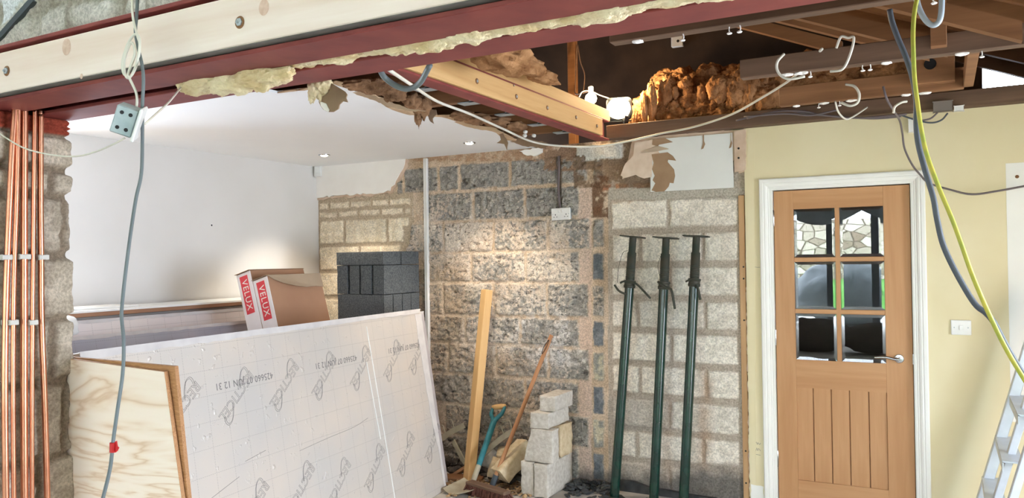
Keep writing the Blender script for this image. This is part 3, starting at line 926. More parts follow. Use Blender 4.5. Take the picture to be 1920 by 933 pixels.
bm = BM(); ibeam(bm, -4.6, 1.74, 1.515, 1.663, SOFF, ZT - 0.004)
obj('steel_girder', bm, MT['oxide'], label='red oxide steel beam spanning the opening, nearest the viewer behind the pale timber', cat='girder')
bm = BM(); ibeam(bm, -4.6, 1.74, 1.728, 1.863, SOFF, ZT - 0.004)
obj('steel_girder', bm, MT['oxide'], label='red oxide steel beam spanning the opening, second one further in', cat='girder')
tp = thing('timber_packer', 'long pale new timber bolted along the face of the nearest red steel', 'timber', (-1.5, 1.515, 2.162))
obj('plank', box_bm((-4.6, 1.487, 2.1675), (1.74, 1.580, 2.302), bevel=0.003), MT['timber_pale'], tp)
obj('grey_underside', box_bm((-4.6, 1.4875, 2.1650), (1.74, 1.5795, 2.1672)), plain('underside_grey', (120, 116, 110), (96, 92, 86), 6, .9), tp)  # thin slab under the plank, greyer than its face
for px, py in ((13, 133), (450, 42), (905, -40)):
    p = at_y(px, py, 1.487)
    Mx = Matrix.Translation(p) @ Matrix.Rotation(math.pi / 2, 4, 'X')
    b_ = BM(); lathe(b_, [(0.017, 0.001), (0.016, 0.0025), (0.010, 0.002)], Mx, 18); w = obj('bolt_hole', b_, MT['timber_old'], tp)
    b_ = BM(); lathe(b_, [(0.011, 0.002), (0.011, 0.006), (0.005, 0.007), (0.004, 0.012), (0.0, 0.012)], Mx, 6); obj('bolt', b_, MT['galv'], w)
for px, py, r in ((125, 88, 0.022), (495, 14, 0.018), (153, 143, 0.007)):
    p = at_y(px, py, 1.487)
    b_ = BM(); lathe(b_, [(r, 0.0006), (r * 0.7, 0.0012), (0, 0.0014)], Matrix.Translation(p) @ Matrix.Rotation(math.pi / 2, 4, 'X') @ Matrix.Scale(1.2, 4, (0, 1, 0)), 18)
    obj('knot', b_, plain('knot_wood', (222, 194, 176), (206, 172, 152), 60, 0.6), tp)

# cross beam: steel with timbers bolted to it
sb = bpy.data.objects
bm = BM()
x0, x1, zb0, zb1 = -2.012, -1.928, 2.366, 2.500
bx(bm, (x0, 1.87, zb0), (x1, 4.90, zb0 + 0.012), bevel=0.002); bx(bm, (x0, 1.87, zb1 - 0.012), (x1, 4.90, zb1), bevel=0.002)
bx(bm, (-1.974, 1.87, zb0 + 0.011), (-1.966, 4.90, zb1 - 0.011))
obj('steel_girder', bm, MT['oxide'], label='short red oxide steel beam running back to the block wall, with joist hangers along it', cat='girder')
ct = thing('timber_packer', 'orange-tinted timber on the side of the cross steel, lower of the two, with bolts', 'timber', (-1.95, 3.5, 2.38))
obj('plank', box_bm((-1.964, 1.89, 2.380), (-1.915, 4.755, 2.486), bevel=0.003), MT['timber_cross'], ct)
for px, py, r in ((894, 152, .014), (968, 181, .014), (1026, 202, .013), (1080, 220, .012), (1119, 236, .012), (963, 160, .006)):
    p = at_x(px, py, -1.915)
    Mx = Matrix.Translation(p) @ Matrix.Rotation(math.pi / 2, 4, 'Y')
    b_ = BM(); lathe(b_, [(r, 0.0005), (r * .95, 0.003), (r * .6, 0.003)], Mx, 14); h_ = obj('bolt_hole', b_, MT['timber_old'], ct)
    b_ = BM(); lathe(b_, [(r * .55, 0.002), (r * .55, 0.005), (0, 0.005)], Mx, 6); obj('bolt', b_, MT['galv'], h_)
obj('timber_packer', box_bm((-2.03, 1.89, 2.501), (-1.94, 4.95, 2.575), bevel=0.003), MT['timber_cross'], label='orange-tinted timber lying on top of the cross steel, upper of the two', cat='timber')

# joists left of the cross beam and their hangers
hp = [(809, 171), (888, 197), (954, 218), (1013, 237), (1063, 251)]
who = ['nearest the main steel', 'second from the main steel', 'third from the main steel', 'fourth from the main steel', 'last before the block wall']
for (px, py), wtxt in zip(hp, who):
    Y = at_z(px, py, 2.393).y
    obj('ceiling_joist', box_bm((-4.6, Y - 0.024, 2.412), (-2.030, Y + 0.024, 2.518), bevel=0.002), MT['timber_old'], label='old brown joist left of the cross steel, ' + wtxt, cat='joist', group='joists left of the cross steel')
    bm = BM()
    bx(bm, (-2.205, Y - 0.034, 2.402), (-2.022, Y + 0.034, 2.4075)); bx(bm, (-2.135, Y - 0.034, 2.402), (-2.022, Y - 0.0315, 2.470)); bx(bm, (-2.135, Y + 0.0315, 2.402), (-2.022, Y + 0.034, 2.470))
    bx(bm, (-2.021, Y - 0.06, 2.395), (-2.0125, Y + 0.06, 2.490))
    obj('joist_hanger', bm, MT['galv'], label='galvanised hanger left of the cross steel, ' + wtxt, cat='bracket', group='joist hangers on the cross steel')

# joists on the right and the wall plate
def dabs(parent, xs, y, z, seed, n):
    rng = random.Random(seed)
    for k in range(n):
        x = rng.uniform(*xs)
        b_ = BM()
        if rng.random() < 0.55:
            tube(b_, [(x, y, z + 0.004), (x + rng.uniform(-.004, .004), y, z - 0.012), (x + rng.uniform(-.006, .006), y, z - 0.024)], 0.0022, 6, 0)
            lathe(b_, [(0.0, -0.024), (0.007, -0.026), (0.010, -0.023), (0.004, -0.018)], Matrix.Translation((x, y, z)), 8)
            obj('plaster_nail', b_, MT['plaster_white'], parent)
        else:
            lump(b_, (x, y, z - 0.002), (rng.uniform(.012, .03), .018, .007), k + seed, 2, 0.5)
            obj('plaster_scrap', b_, MT['plaster_white'], parent)

def joist(label, x0, x1, y0, y1, z0, z1, mat, seed, n, ny=None):
    t = thing('ceiling_joist', label, 'joist', ((x0 + x1) / 2, y0, z0), group='cut joists over the doorway')
    obj('timber', box_bm((x0, y0, z0), (x1, y1, z1), bevel=0.003), mat, t)
    dabs(t, (x0 + 0.05, min(x1, 0.6)), (y0 + y1) / 2 if ny is None else ny, z0, seed, n)
    return t
joist('dusty grey joist just behind the second main steel, plaster nails hanging from it', -1.08, 1.74, 2.76, 2.815, 2.393, 2.53, MT['timber_dusty'], 3, 12)
joist('dusty brown joist, cut end above the lit wool, middle of three over the doorway', -0.775, 1.74, 3.55, 3.605, 2.376, 2.459, MT['timber_dusty'], 14, 12)
joist('warm brown joist with its cut end nearest the doorway wall', -0.76, 0.105, 4.42, 4.47, 2.392, 2.495, MT['timber_warm'], 25, 7)
obj('wall_plate', box_bm((-2.0, 5.03, 2.400), (1.74, 5.22, 2.490), bevel=0.003), MT['timber_dusty'], label='dark wall plate lying along the top of the doorway wall', cat='timber')
# noggins
def nog(label, px0, px1, ya, yb, z0, z1, mat, hole=None):
    Yc = ya
    xa, xb = at_y(px0, 100, Yc).x, at_y(px1, 100, Yc).x
    t = obj('noggin', box_bm((xa, ya, z0), (xb, yb, z1), bevel=0.002), mat, label=label, cat='timber')
    return t, xa, xb
nog('short pale noggin between the two right joists, beside the bright gap', 1815, 1838, 3.62, 4.415, 2.393, 2.47, MT['timber_warm'])
t, xa, xb = nog('short board with a round bored hole between the right joists', 1716, 1790, 4.35, 4.415, 2.42, 2.56, MT['timber_warm'])
p = at_y(1744, 120, 4.348)
b_ = BM(); lathe(b_, [(0.027, 0), (0.027, 0.003), (0.02, 0.002), (0.0, 0.002)], Matrix.Translation(p) @ Matrix.Rotation(math.pi / 2, 4, 'X'), 18); obj('bored_hole', b_, MT['dark_slot'], t)
nog('short hanger post above the middle joist, beside the hanging conduit loop', 1745, 1776, 3.50, 3.545, 2.40, 2.75, MT['timber_warm'])

# rafters
for k in range(10):
    Y = 2.55 + 0.42 * k
    bm = BM()
    x0, x1 = -4.55, 1.08
    P = [(x0, Y, roof_z(x0) - 0.006), (x1, Y, roof_z(x1) - 0.006), (x1, Y, roof_z(x1) - 0.125), (x0, Y, roof_z(x0) - 0.125)]
    prism(bm, P, (0, 0.045, 0))
    obj('rafter', bm, MT['timber_warm'], label='brown rafter sloping down to the right in the dark roof void', cat='rafter', group='rafters of the roof void')
# lower rafter ties seen over the doorway
for k, (pa, pb, Y) in enumerate((((1250, 15), (1545, 92), 4.6), ((1390, 22), (1700, 100), 4.05), ((1500, 35), (1730, 92), 3.75), ((1640, 8), (1860, 62), 3.3))):
    A = at_y(*pa, Y); B = at_y(*pb, Y)
    bm = BM(); up = Vector((0, 0, 0.07)); d = (A - B).normalized()
    prism(bm, [A + d * 0.35, B - d * 0.1, B - d * 0.1 + up, A + d * 0.35 + up], (0, 0.05, 0))
    obj('ceiling_strut', bm, MT['timber_warm'], label='sloping brown strut over the doorway joists, %s' % ['furthest back and leftmost', 'second from the back', 'third from the back', 'nearest and rightmost'][k], cat='timber', group='struts above the joists')
p0 = at_y(1071, 150, 5.5)
obj('roof_post', box_bm((p0.x - 0.03, 5.5, 2.33), (p0.x + 0.03, 5.56, 3.9), bevel=0.002), MT['timber_warm'], label='upright timber post in the roof void left of the lamp', cat='post')
b_ = BM(); p = at_y(1269, 76, 6.5); bx(b_, p + Vector((-.05, 0, -.05)), p + Vector((.05, .04, .05)), bevel=0.004)
t = obj('junction_box', b_, MT['white_plastic'], label='small white junction box deep in the roof void', cat='box')
b_ = BM(); lathe(b_, [(0.012, 0), (0.012, 0.002), (0, 0.002)], Matrix.Translation(p + Vector((0.01, 0, -.005))) @ Matrix.Rotation(math.pi / 2, 4, 'X'), 10); obj('knockout', b_, MT['dark_slot'], t)

# ================================================================== WOOL
# pale yellow wool squeezed between the two main steels
def strip_wool(label, x0, x1, z, hang, seed):
    bm = BM(); n = max(2, int((x1 - x0) / 0.10)); rng = random.Random(seed)
    for k in range(n):
        x = x0 + (x1 - x0) * (k + 0.5) / n
        lump(bm, (x, 1.690 + rng.uniform(-.008, .008), z + rng.uniform(-.004, .006)), (0.105, 0.034 + rng.uniform(0, .008), hang * rng.uniform(0.7, 1.15)), seed * 10 + k, 5, 0.36, 2.0, hang=0.5)
    return obj('wool_batt', bm, MT['wool_yellow'], label=label, cat='insulation', smooth=180, group='yellow wool between the main steels')
def xb_(px, py): return at_z(px, py, SOFF).x
strip_wool('thick pale yellow wool tuft hanging below the main steels, leftmost', xb_(352, 160), xb_(520, 130), 2.146, 0.036, 1)
strip_wool('pale yellow wool strip between the main steels, left of the dark gap', xb_(535, 128), xb_(660, 108), 2.168, 0.024, 2)
strip_wool('long pale yellow wool strip between the main steels, right of the dark gap', xb_(695, 97), xb_(1165, 22), 2.168, 0.025, 3)
strip_wool('pale yellow wool strip between the main steels at the top right', xb_(1195, 15), xb_(1420, -14), 2.168, 0.025, 4)

# grey-brown wool hanging out above the torn ceiling
def tuft(label, spots, mat, cat='insulation', group=None, name='wool_tuft', sub=4):
    bm = BM()
    for k, (px, py, Y, rx, ry, rz, hang) in enumerate(spots):
        p = at_y(px, py, Y); lump(bm, p, (rx, ry, rz), int(px) % 97 + k, sub, 0.42, 2.2, hang=hang)
    return obj(name, bm, mat, label=label, cat=cat, group=group, smooth=180)
G1 = 'wool hanging over the torn ceiling edge'
tuft('grey-brown wool bulging over the torn ceiling just behind the second steel', [(700, 160, 2.75, .09, .05, .03, .2), (672, 158, 2.7, .07, .05, .02, .2), (738, 172, 2.9, .05, .06, .04, .4)], MT['wool_grey'], group=G1)
tuft('grey-brown wool tuft hanging in a tongue below the joists, middle of the torn edge', [(790, 196, 3.30, .045, .05, .05, .7), (784, 214, 3.30, .018, .02, .045, .8), (772, 188, 3.22, .04, .05, .035, .4)], MT['wool_grey'], group=G1)
tuft('grey-brown wool scraps between the last joists before the block wall', [(868, 216, 3.72, .06, .06, .025, .3), (895, 222, 3.80, .07, .07, .03, .4), (930, 228, 3.98, .07, .09, .025, .3), (965, 236, 4.12, .06, .08, .025, .3)], MT['wool_grey'], group=G1)
tuft('small cream wool wisp hanging under the second steel beside the torn paper flap', [(596, 162, 1.91, .03, .025, .032, .6), (585, 176, 1.91, .012, .012, .028, .4), (608, 158, 1.91, .024, .024, .024, .3)], MT['wool_yellow'], group=G1)
tuft('grey-brown wool edge lying along the top of the upper cross timber', [(950, 112, 2.98, .10, .18, .05, .2), (985, 122, 3.3, .06, .16, .04, .2), (1015, 142, 3.6, .05, .16, .03, .2)], MT['wool_brown'], group=G1)

# the heap on the hall ceiling, lit by the lamp
bm = BM(); rng = random.Random(11)
for k, (px, py, Y, r) in enumerate([(1215, 205, 5.32, .11), (1235, 190, 5.36, .11), (1258, 170, 5.42, .11), (1280, 158, 5.5, .12), (1255, 215, 5.28, .12), (1290, 200, 5.33, .15), (1310, 178, 5.42, .13), (1335, 205, 5.33, .12), (1325, 165, 5.5, .13), (1355, 180, 5.4, .13), (1365, 215, 5.3, .11), (1395, 190, 5.35, .14), (1250, 150, 5.55, .09), (1200, 222, 5.3, .07), (1222, 228, 5.28, .06), (1345, 152, 5.6, .12), (1385, 160, 5.5, .13), (1430, 180, 5.35, .15), (1470, 170, 5.4, .15), (1520, 150, 5.45, .16), (1570, 135, 5.5, .17), (1640, 130, 5.5, .17)]):
    lump(bm, at_y(px, py, Y), (r * 1.05, r * rng.uniform(.7, 1), r * rng.uniform(.7, 1.0)), k + 31, 5, 0.5, 2.4)
for k in range(46):
    px = rng.uniform(1200, 1400); py = rng.uniform(150, 228)
    if py < 200 - (px - 1195) * 0.9: continue
    lump(bm, at_y(px, py, 5.20 + rng.uniform(0, .12)), (rng.uniform(.02, .045), .03, rng.uniform(.025, .055)), k + 400, 3, .6, 3.0)
obj('wool_heap', bm, MT['wool_brown'], label='heap of loose brown insulation wool beside the lit lamp', cat='insulation', kind='stuff', smooth=180)
def sheet(label, spots, seed):
    bm = BM()
    for k, (px, py, Y, rx, ry, rz) in enumerate(spots): lump(bm, at_y(px, py, Y), (rx, ry, rz), seed + k, 5, 0.36, 1.8, hang=0.25)
    obj('wool_tuft', bm, MT['wool_brown'], label=label, cat='insulation', smooth=180, group='wool drapes over the wall plate')
sheet('brown wool drape with long hanging folds in front of the heap', [(1385, 168, 5.10, .08, .05, .11), (1408, 176, 5.10, .06, .05, .12), (1350, 165, 5.12, .08, .05, .08), (1440, 188, 5.08, .08, .05, .08)], 70)
sheet('tawny wool tufts standing beside the lamp, ragged and brightly lit', [(1208, 205, 5.12, .022, .03, .12), (1222, 190, 5.14, .03, .03, .13), (1190, 225, 5.1, .02, .02, .06), (1248, 172, 5.2, .05, .04, .08)], 90)

# ================================================================== PLASTER AND PAPER SCRAPS AT THE TORN EDGE
c0 = at_y(622, 182, 1.92)
pts = [(604, 158), (616, 152), (648, 172), (652, 178), (650, 184), (653, 192), (644, 190), (638, 196), (636, 204), (626, 210), (616, 210), (608, 206), (602, 198), (599, 191), (606, 172)]
bm = BM(); prism(bm, [at_y(x, y, 1.92) for x, y in pts], (0.0, -0.004, 0.0))
t = obj('paper_flap', bm, MT['board_brown'], label='flap of torn brown plasterboard hanging below the second steel', cat='scrap')
bm = BM(); prism(bm, [at_y(x, y, 1.9155) for x, y in [(601, 190), (612, 194), (618, 206), (616, 210), (608, 206), (602, 198)]], (0, -0.002, 0)); obj('plaster_crust', bm, MT['plaster_white'], t)
def scrap(label, pts, Y, mat, th=0.006):
    bm = BM(); prism(bm, [at_y(x, y, Y) for x, y in ragged(pts + [pts[0]], 1.0, 5, int(pts[0][0]))[:-1]], (0, -th, 0.0))
    obj('paper_scrap', bm, mat, label=label, cat='scrap', group='torn paper along the ceiling edge')
scrap('ragged brown paper scrap dangling near the middle of the torn edge', [(800, 204), (818, 206), (820, 214), (812, 222), (814, 232), (808, 228), (804, 218)], 3.38, MT['board_brown'])
scrap('curled brown paper scrap dangling at the far end of the torn edge', [(936, 244), (944, 246), (946, 256), (953, 268), (951, 282), (946, 270), (932, 268), (940, 262), (938, 254)], 4.45, MT['board_brown'])
scrap('long pale torn paper edge along the near stretch of the ceiling', [(640, 160), (690, 176), (735, 192), (768, 204), (800, 208), (768, 209), (730, 200), (690, 184), (650, 170)], 2.95, plain('torn_pale', (214, 190, 158), None, 8, 0.9), 0.003)
scrap('pale torn paper edge along the far stretch of the ceiling', [(842, 216), (870, 218), (880, 230), (905, 236), (930, 240), (938, 247), (905, 244), (870, 236), (850, 228)], 3.9, plain('torn_pale2', (206, 176, 142), None, 8, 0.9), 0.003)
scrap('layered torn board edge where the ceiling meets the block wall', [(950, 254), (980, 258), (1020, 266), (1035, 272), (1020, 278), (985, 274), (958, 266)], 4.75, MT['board_brown'], 0.004)
# white cotton-like waste pipe clips under the joists
for px, py, d in ((985, 247, 'upper'), (984, 254, 'lower left'), (1001, 254, 'right')):
    b_ = BM(); p = at_y(px, py, 4.45); lathe(b_, [(0, -0.012), (0.012, -0.009), (0.015, 0), (0.012, 0.009), (0, 0.012)], Matrix.Translation(p) @ Matrix.Rotation(0.3, 4, 'Y'), 12)
    obj('pipe_cap', b_, MT['white_plastic'], label='small white plastic cap under the joists near the cross steel end, %s of three' % d, cat='cap', smooth=60)

# ================================================================== LAMPS IN THE VOID
def add_point(parent, e, c, r, loc):
    l = bpy.data.lights.new('bulb_light', 'POINT'); l.energy = e; l.color = c; l.shadow_soft_size = r
    o = bpy.data.objects.new('bulb_light', l); COL.objects.link(o); o.parent = parent; o.location = loc; return o
p = at_y(1160, 203, 5.06)
wl_t = thing('work_lamp', 'glowing work lamp standing on the wall plate at the end of the cross timbers', 'lamp', (p.x, p.y, 2.49))
Ml = Matrix.Rotation(math.radians(16), 4, 'Z') @ Matrix.Rotation(math.radians(4), 4, 'X')
b_ = BM(); M_ = Matrix.Translation((0, 0, p.z - 2.49)) @ Ml
bx(b_, (-.088, 0.004, -.078), (.088, .06, .078), M_, bevel=0.03, seg=4); obj('housing', b_, MT['dark_frame'], wl_t, local=True)
b_ = BM(); bmesh.ops.create_uvsphere(b_, u_segments=24, v_segments=14, radius=1.0)
for v in b_.verts: v.co = M_ @ Vector((v.co.x * .080, v.co.y * .022 - .0, v.co.z * .072))
obj('lens', b_, emit('lamp_glow', (1, 0.80, 0.50), 14), wl_t, local=True)
b_ = BM(); tube(b_, [M_ @ Vector((.03, .02, -.06)), M_ @ Vector((.045, -.01, -.10)), M_ @ Vector((.055, -.03, -.055))], 0.013, 10, 4); obj('handle', b_, MT['dark_slot'], wl_t, local=True, smooth=60)
b_ = BM(); tube(b_, [M_ @ Vector((-.094, .02, 0)), M_ @ Vector((-.094, .02, -.085)), M_ @ Vector((.094, .02, -.085)), M_ @ Vector((.085, .02, 0))], 0.005, 6, 0); obj('stand_bracket', b_, MT['dark_frame'], wl_t, local=True)
add_point(wl_t, 20, (1, 0.70, 0.38), 0.05, M_ @ Vector((0.05, 0.0, 0.14)))
p = at_y(1108, 184, 5.10)
bt = thing('bare_bulb', 'small glowing bare bulb above the upper cross timber, left of the work lamp', 'bulb', (p.x, p.y, p.z - 0.036))
b_ = BM(); lathe(b_, [(0, -.008), (0.020, -0.003), (0.036, 0.012), (0.042, 0.034), (0.036, 0.054), (0.018, 0.070), (0.013, 0.078), (0, 0.078)], None, 20); obj('glass_bulb', b_, emit('bulb_glow', (1, 0.80, 0.50), 14), bt, local=True, smooth=60)
b_ = BM(); lathe(b_, [(0.014, 0.076), (0.018, 0.08), (0.018, 0.115), (0.008, 0.122)], None, 16); obj('lamp_holder', b_, MT['white_plastic'], bt, local=True)
add_point(bt, 6, (1, 0.70, 0.38), 0.04, (0.0, -0.06, 0.03))

# ================================================================== CABLES
def cable(label, pts, r, mat, Y=None, cat='cable', name='cable', seg=8, sm=6, group=None):
    P = []
    for q in pts:
        if len(q) == 3: P.append(at_y(q[0], q[1], q[2]))
        else: P.append(at_y(q[0], q[1], Y))
    return obj(name, tube_bm(P, r, seg, sm), mat, label=label, cat=cat, group=group, smooth=180)
cable('long white cable looping across from the main steel to the joists over the doorway', [(728, 130, 1.91), (770, 158, 2.35), (820, 190, 2.9), (880, 213, 3.3), (940, 240, 3.8), (1000, 266, 4.3), (1060, 274, 4.6), (1120, 274, 4.75), (1180, 264, 4.8), (1240, 250, 4.8), (1300, 238, 4.75), (1370, 215, 4.6), (1430, 182, 4.4), (1482, 149, 4.2), (1515, 118, 3.9), (1541, 92, 3.5)], 0.0064, MT['cable_white'])
cable('short white cable loop tied beside the middle joist, left of the long white cable', [(1470, 101, 3.52), (1458, 115, 3.50), (1457, 130, 3.50), (1466, 143, 3.5), (1482, 148, 3.5), (1509, 143, 3.5)], 0.006, MT['cable_white'])
cable('white cable hooked over the middle joist in a square bend', [(1568, 90, 3.52), (1577, 69, 3.50), (1590, 71, 3.5), (1601, 71, 3.5), (1594, 102, 3.5), (1580, 129, 3.5), (1557, 134, 3.52)], 0.0055, MT['cable_white'])
cable('white cable loop round the warm joist nearest the doorway wall', [(1586, 158, 4.40), (1602, 162, 4.38), (1611, 176, 4.37), (1608, 192, 4.37), (1594, 198, 4.37), (1577, 192, 4.38)], 0.007, MT['cable_white'])
cable('thin white cable loop hanging from the warm joist onto the yellow wall', [(1566, 190, 4.40), (1572, 210, 4.45), (1586, 223, 4.6), (1602, 217, 4.7), (1626, 201, 4.8)], 0.005, MT['cable_white'])
cable('thin white cable hanging down from the warm joist by the grey cable', [(1700, 190, 4.40), (1690, 192, 4.38), (1678, 200, 4.38), (1675, 212, 4.38)], 0.006, MT['cable_white'])
for k, pts in enumerate(([(1380, 226), (1420, 216), (1470, 207), (1520, 214), (1580, 219), (1640, 222), (1690, 218)], [(1400, 222), (1450, 210), (1500, 208), (1545, 216), (1610, 221), (1700, 214)], [(1395, 219), (1470, 213), (1520, 216), (1570, 206)])):
    cable('grey cable lying along the wall plate, %s of three strands' % ['lowest', 'middle', 'top'][k], pts, 0.006, MT['cable_lilac'], Y=5.0 - 0.012 * k, group='grey cables along the wall plate')
cable('thin dark cable drooping from the joists across the yellow wall to the right edge', [(1656, 162, 4.36), (1663, 186, 4.37), (1676, 208, 4.55), (1687, 226, 4.8), (1692, 250, 4.95), (1696, 278, 5.0), (1710, 308, 5.02), (1726, 328, 5.03), (1742, 343, 5.04), (1780, 355, 5.05), (1822, 364, 5.06), (1870, 358, 5.06), (1935, 346, 5.05)], 0.0055, MT['cable_lilac'])
cable('dark cable loop hanging under the grey junction box', [(1690, 216, 5.0), (1715, 224, 5.0), (1745, 230, 5.0), (1765, 225, 5.0), (1777, 212, 5.0)], 0.005, MT['cable_dark'])
cable('grey cable loop hanging under the grey junction box, shorter one', [(1728, 226, 4.99), (1745, 222, 4.99), (1758, 211, 4.99)], 0.005, MT['cable_lilac'])
cable('thick grey armoured cable hanging from the joists, dropping right to the ladder', [(1668, 18), (1673, 42), (1685, 75), (1699, 108), (1712, 150), (1718, 190), (1718, 230), (1722, 270), (1735, 320), (1750, 370), (1757, 410), (1769, 460), (1795, 515), (1827, 568), (1848, 586), (1862, 602), (1876, 628), (1896, 665), (1925, 712)], 0.0085, MT['cable_dark'], Y=2.735)
cable('yellow-green cable hanging from above, crossing the thick grey cable', [(1722, -12), (1715, 20), (1712, 60), (1713, 110), (1715, 150), (1720, 190), (1727, 240), (1738, 290), (1760, 350), (1785, 410), (1800, 450), (1825, 520), (1858, 596), (1890, 660), (1925, 718)], 0.0066, MT['cable_green'], Y=2.66)
cable('bright grey flexible conduit bent in a loop at the top right', [(1716, -15), (1722, 12), (1734, 36), (1748, 47), (1760, 41), (1765, 22), (1766, -15)], 0.0085, plain('conduit', (176, 190, 200), None, 5, 0.3), Y=2.735, name='conduit')
cable('grey conduit hanging in a loop below the second main steel by the cross timbers', [(712, 130, 1.9), (722, 146, 1.94), (745, 162, 1.96), (768, 166, 1.96), (788, 154, 1.94), (806, 122, 1.88)], 0.009, MT['cable_grey'], name='conduit')
cable('pair of thin brown wires hanging from the roof void to the bulb', [(1082, 84, 5.45), (1080, 120, 5.42), (1079, 160, 5.35), (1080, 176, 5.25), (1100, 172, 5.15), (1108, 168, 5.10)], 0.005, MT['timber_dusty'])
cable('thin wire hanging loosely beside the roof post', [(1083, 84, 5.5), (1088, 115, 5.48), (1096, 140, 5.45), (1094, 170, 5.4)], 0.004, MT['timber_dusty'])
cable('white flex from the bare bulb to the work lamp', [(1086, 182, 5.12), (1092, 172, 5.12), (1106, 170, 5.11), (1124, 178, 5.10), (1146, 186, 5.11)], 0.004, MT['cable_white'])
# grey and white flexes on the left, with the hanging back box
cable('grey flex hanging from the ceiling past the pale timber to the floor', [(262, -392, 1.394), (260, -160, 1.394), (258, -15, 1.394), (256, 30, 1.394), (254, 60, 1.394), (259, 90, 1.386), (266, 120, 1.369), (269, 150, 1.361), (267, 200, 1.361), (267, 262, 1.361), (265, 325, 1.353), (255, 372, 1.345), (246, 430, 1.337), (238, 490, 1.328), (231, 550, 1.320), (228, 592, 1.320), (232, 640, 1.312), (230, 700, 1.304), (220, 770, 1.287), (213, 820, 1.271), (210, 850, 1.263), (205, 885, 1.246), (190, 945, 1.214)], 0.0046, MT['cable_grey'])
p = at_y(212, 838, 1.267)
bm = BM(); tube(bm, [p + Vector((0, 0, -.012)), p + Vector((0.001, 0, .012))], 0.0085, 10, 0)
prism(bm, [p + Vector(v) for v in ((.006, 0, -.013), (.006, 0, .014), (.015, 0, .018), (.018, 0, .004), (.024, 0, .002), (.017, 0, -.008))], (0, .001, 0))
obj('tape_flag', bm, MT['tape_red'], label='red tape flag wrapped on the hanging grey flex', cat='tape')
cable('white flex with a tied coil hanging in front of the pale timber', [(252, -392, 1.386), (250, -160, 1.386), (248, -15, 1.386), (249, 30, 1.386), (256, 62, 1.378), (262, 85, 1.373), (258, 115, 1.369), (246, 142, 1.369), (232, 138, 1.369), (230, 115, 1.369), (240, 82, 1.369), (254, 64, 1.369), (262, 78, 1.365), (256, 120, 1.361), (243, 145, 1.361), (235, 140, 1.361), (233, 112, 1.361), (246, 80, 1.361), (253, 100, 1.357), (241, 136, 1.357), (243, 147, 1.357), (254, 170, 1.353), (257, 185, 1.353), (256, 200, 1.345)], 0.0034, MT['cable_white'])
cable('thin white cable swagged from the left edge to the hanging socket box', [(-12, 243, 1.435), (40, 275, 1.410), (90, 289, 1.386), (140, 293, 1.361), (180, 284, 1.345), (215, 269, 1.328), (234, 259, 1.328)], 0.0024, MT['cable_white'])
cable('short white cable from the hanging socket box up into the gap between the steels', [(272, 232, 1.337), (292, 214, 1.410), (318, 190, 1.542), (346, 155, 1.695)], 0.0030, MT['cable_white'])
zb = Vector((0.66, 0.80, -0.34)); xb = Vector((-0.30, 0.05, -0.90))
Mb = frame(at_y(248, 228, 1.328), xb, zb)
t = thing('socket_box', 'galvanised back box with white socket plate hanging by its flexes', 'socket', mat=Mb)
b_ = BM(); bx(b_, (-.037, -.037, -.040), (.037, .037, .012), bevel=0.003); obj('back_box', b_, plain('galv_pale', (172, 184, 186), (150, 164, 168), 20, 0.45, metal=0.5), t, local=True)
b_ = BM(); bx(b_, (-.045, -.045, .013), (.045, .045, .021), bevel=0.003); obj('socket_plate', b_, MT['white_plastic'], t, local=True)
for (a, b) in ((-.02, -.037), (.02, -.037)):
    for zz in (-.025, -.004):
        b_ = BM(); lathe(b_, [(0.005, 0), (0.005, 0.001), (0, 0.001)], Matrix.Translation((a, b, zz)) @ Matrix.Rotation(math.pi / 2, 4, 'X'), 10); obj('knockout', b_, MT['dark_slot'], t, local=True)
for a in (-.018, .018):
    b_ = BM(); lathe(b_, [(0.004, 0), (0.004, 0.001), (0, 0.001)], Matrix.Translation((a, .01, -.0402)) @ Matrix.Rotation(math.pi, 4, 'X'), 10); obj('knockout', b_, MT['dark_slot'], t, local=True)

# boxes on the wall plate
b_ = BM(); bx(b_, at_y(1750, 212, 5.015), at_y(1786, 189, 5.015) + Vector((0, -.03, 0)), bevel=0.003); obj('junction_box', b_, plain('box_grey', (128, 118, 110), None, 6, 0.6), label='grey junction box on the wall plate above the door', cat='box')
b_ = BM(); bx(b_, at_y(1789, 210, 5.02), at_y(1807, 198, 5.02) + Vector((0, -.02, 0)), bevel=0.003); obj('junction_box', b_, MT['white_plastic'], label='tiny white connector box right of the grey junction box', cat='box')
b_ = BM(); bx(b_, at_y(1704, 249, YW - 0.019), at_y(1716, 224, YW - 0.019) + Vector((0, -.03, 0)), bevel=0.003); bx(b_, at_y(1712, 249, YW - 0.0195), at_y(1730, 226, YW - 0.0195) + Vector((0, -.016, 0)), bevel=0.002)
obj('door_contact', b_, MT['white_plastic'], label='small white plastic bracket on the yellow wall under the joists', cat='bracket')

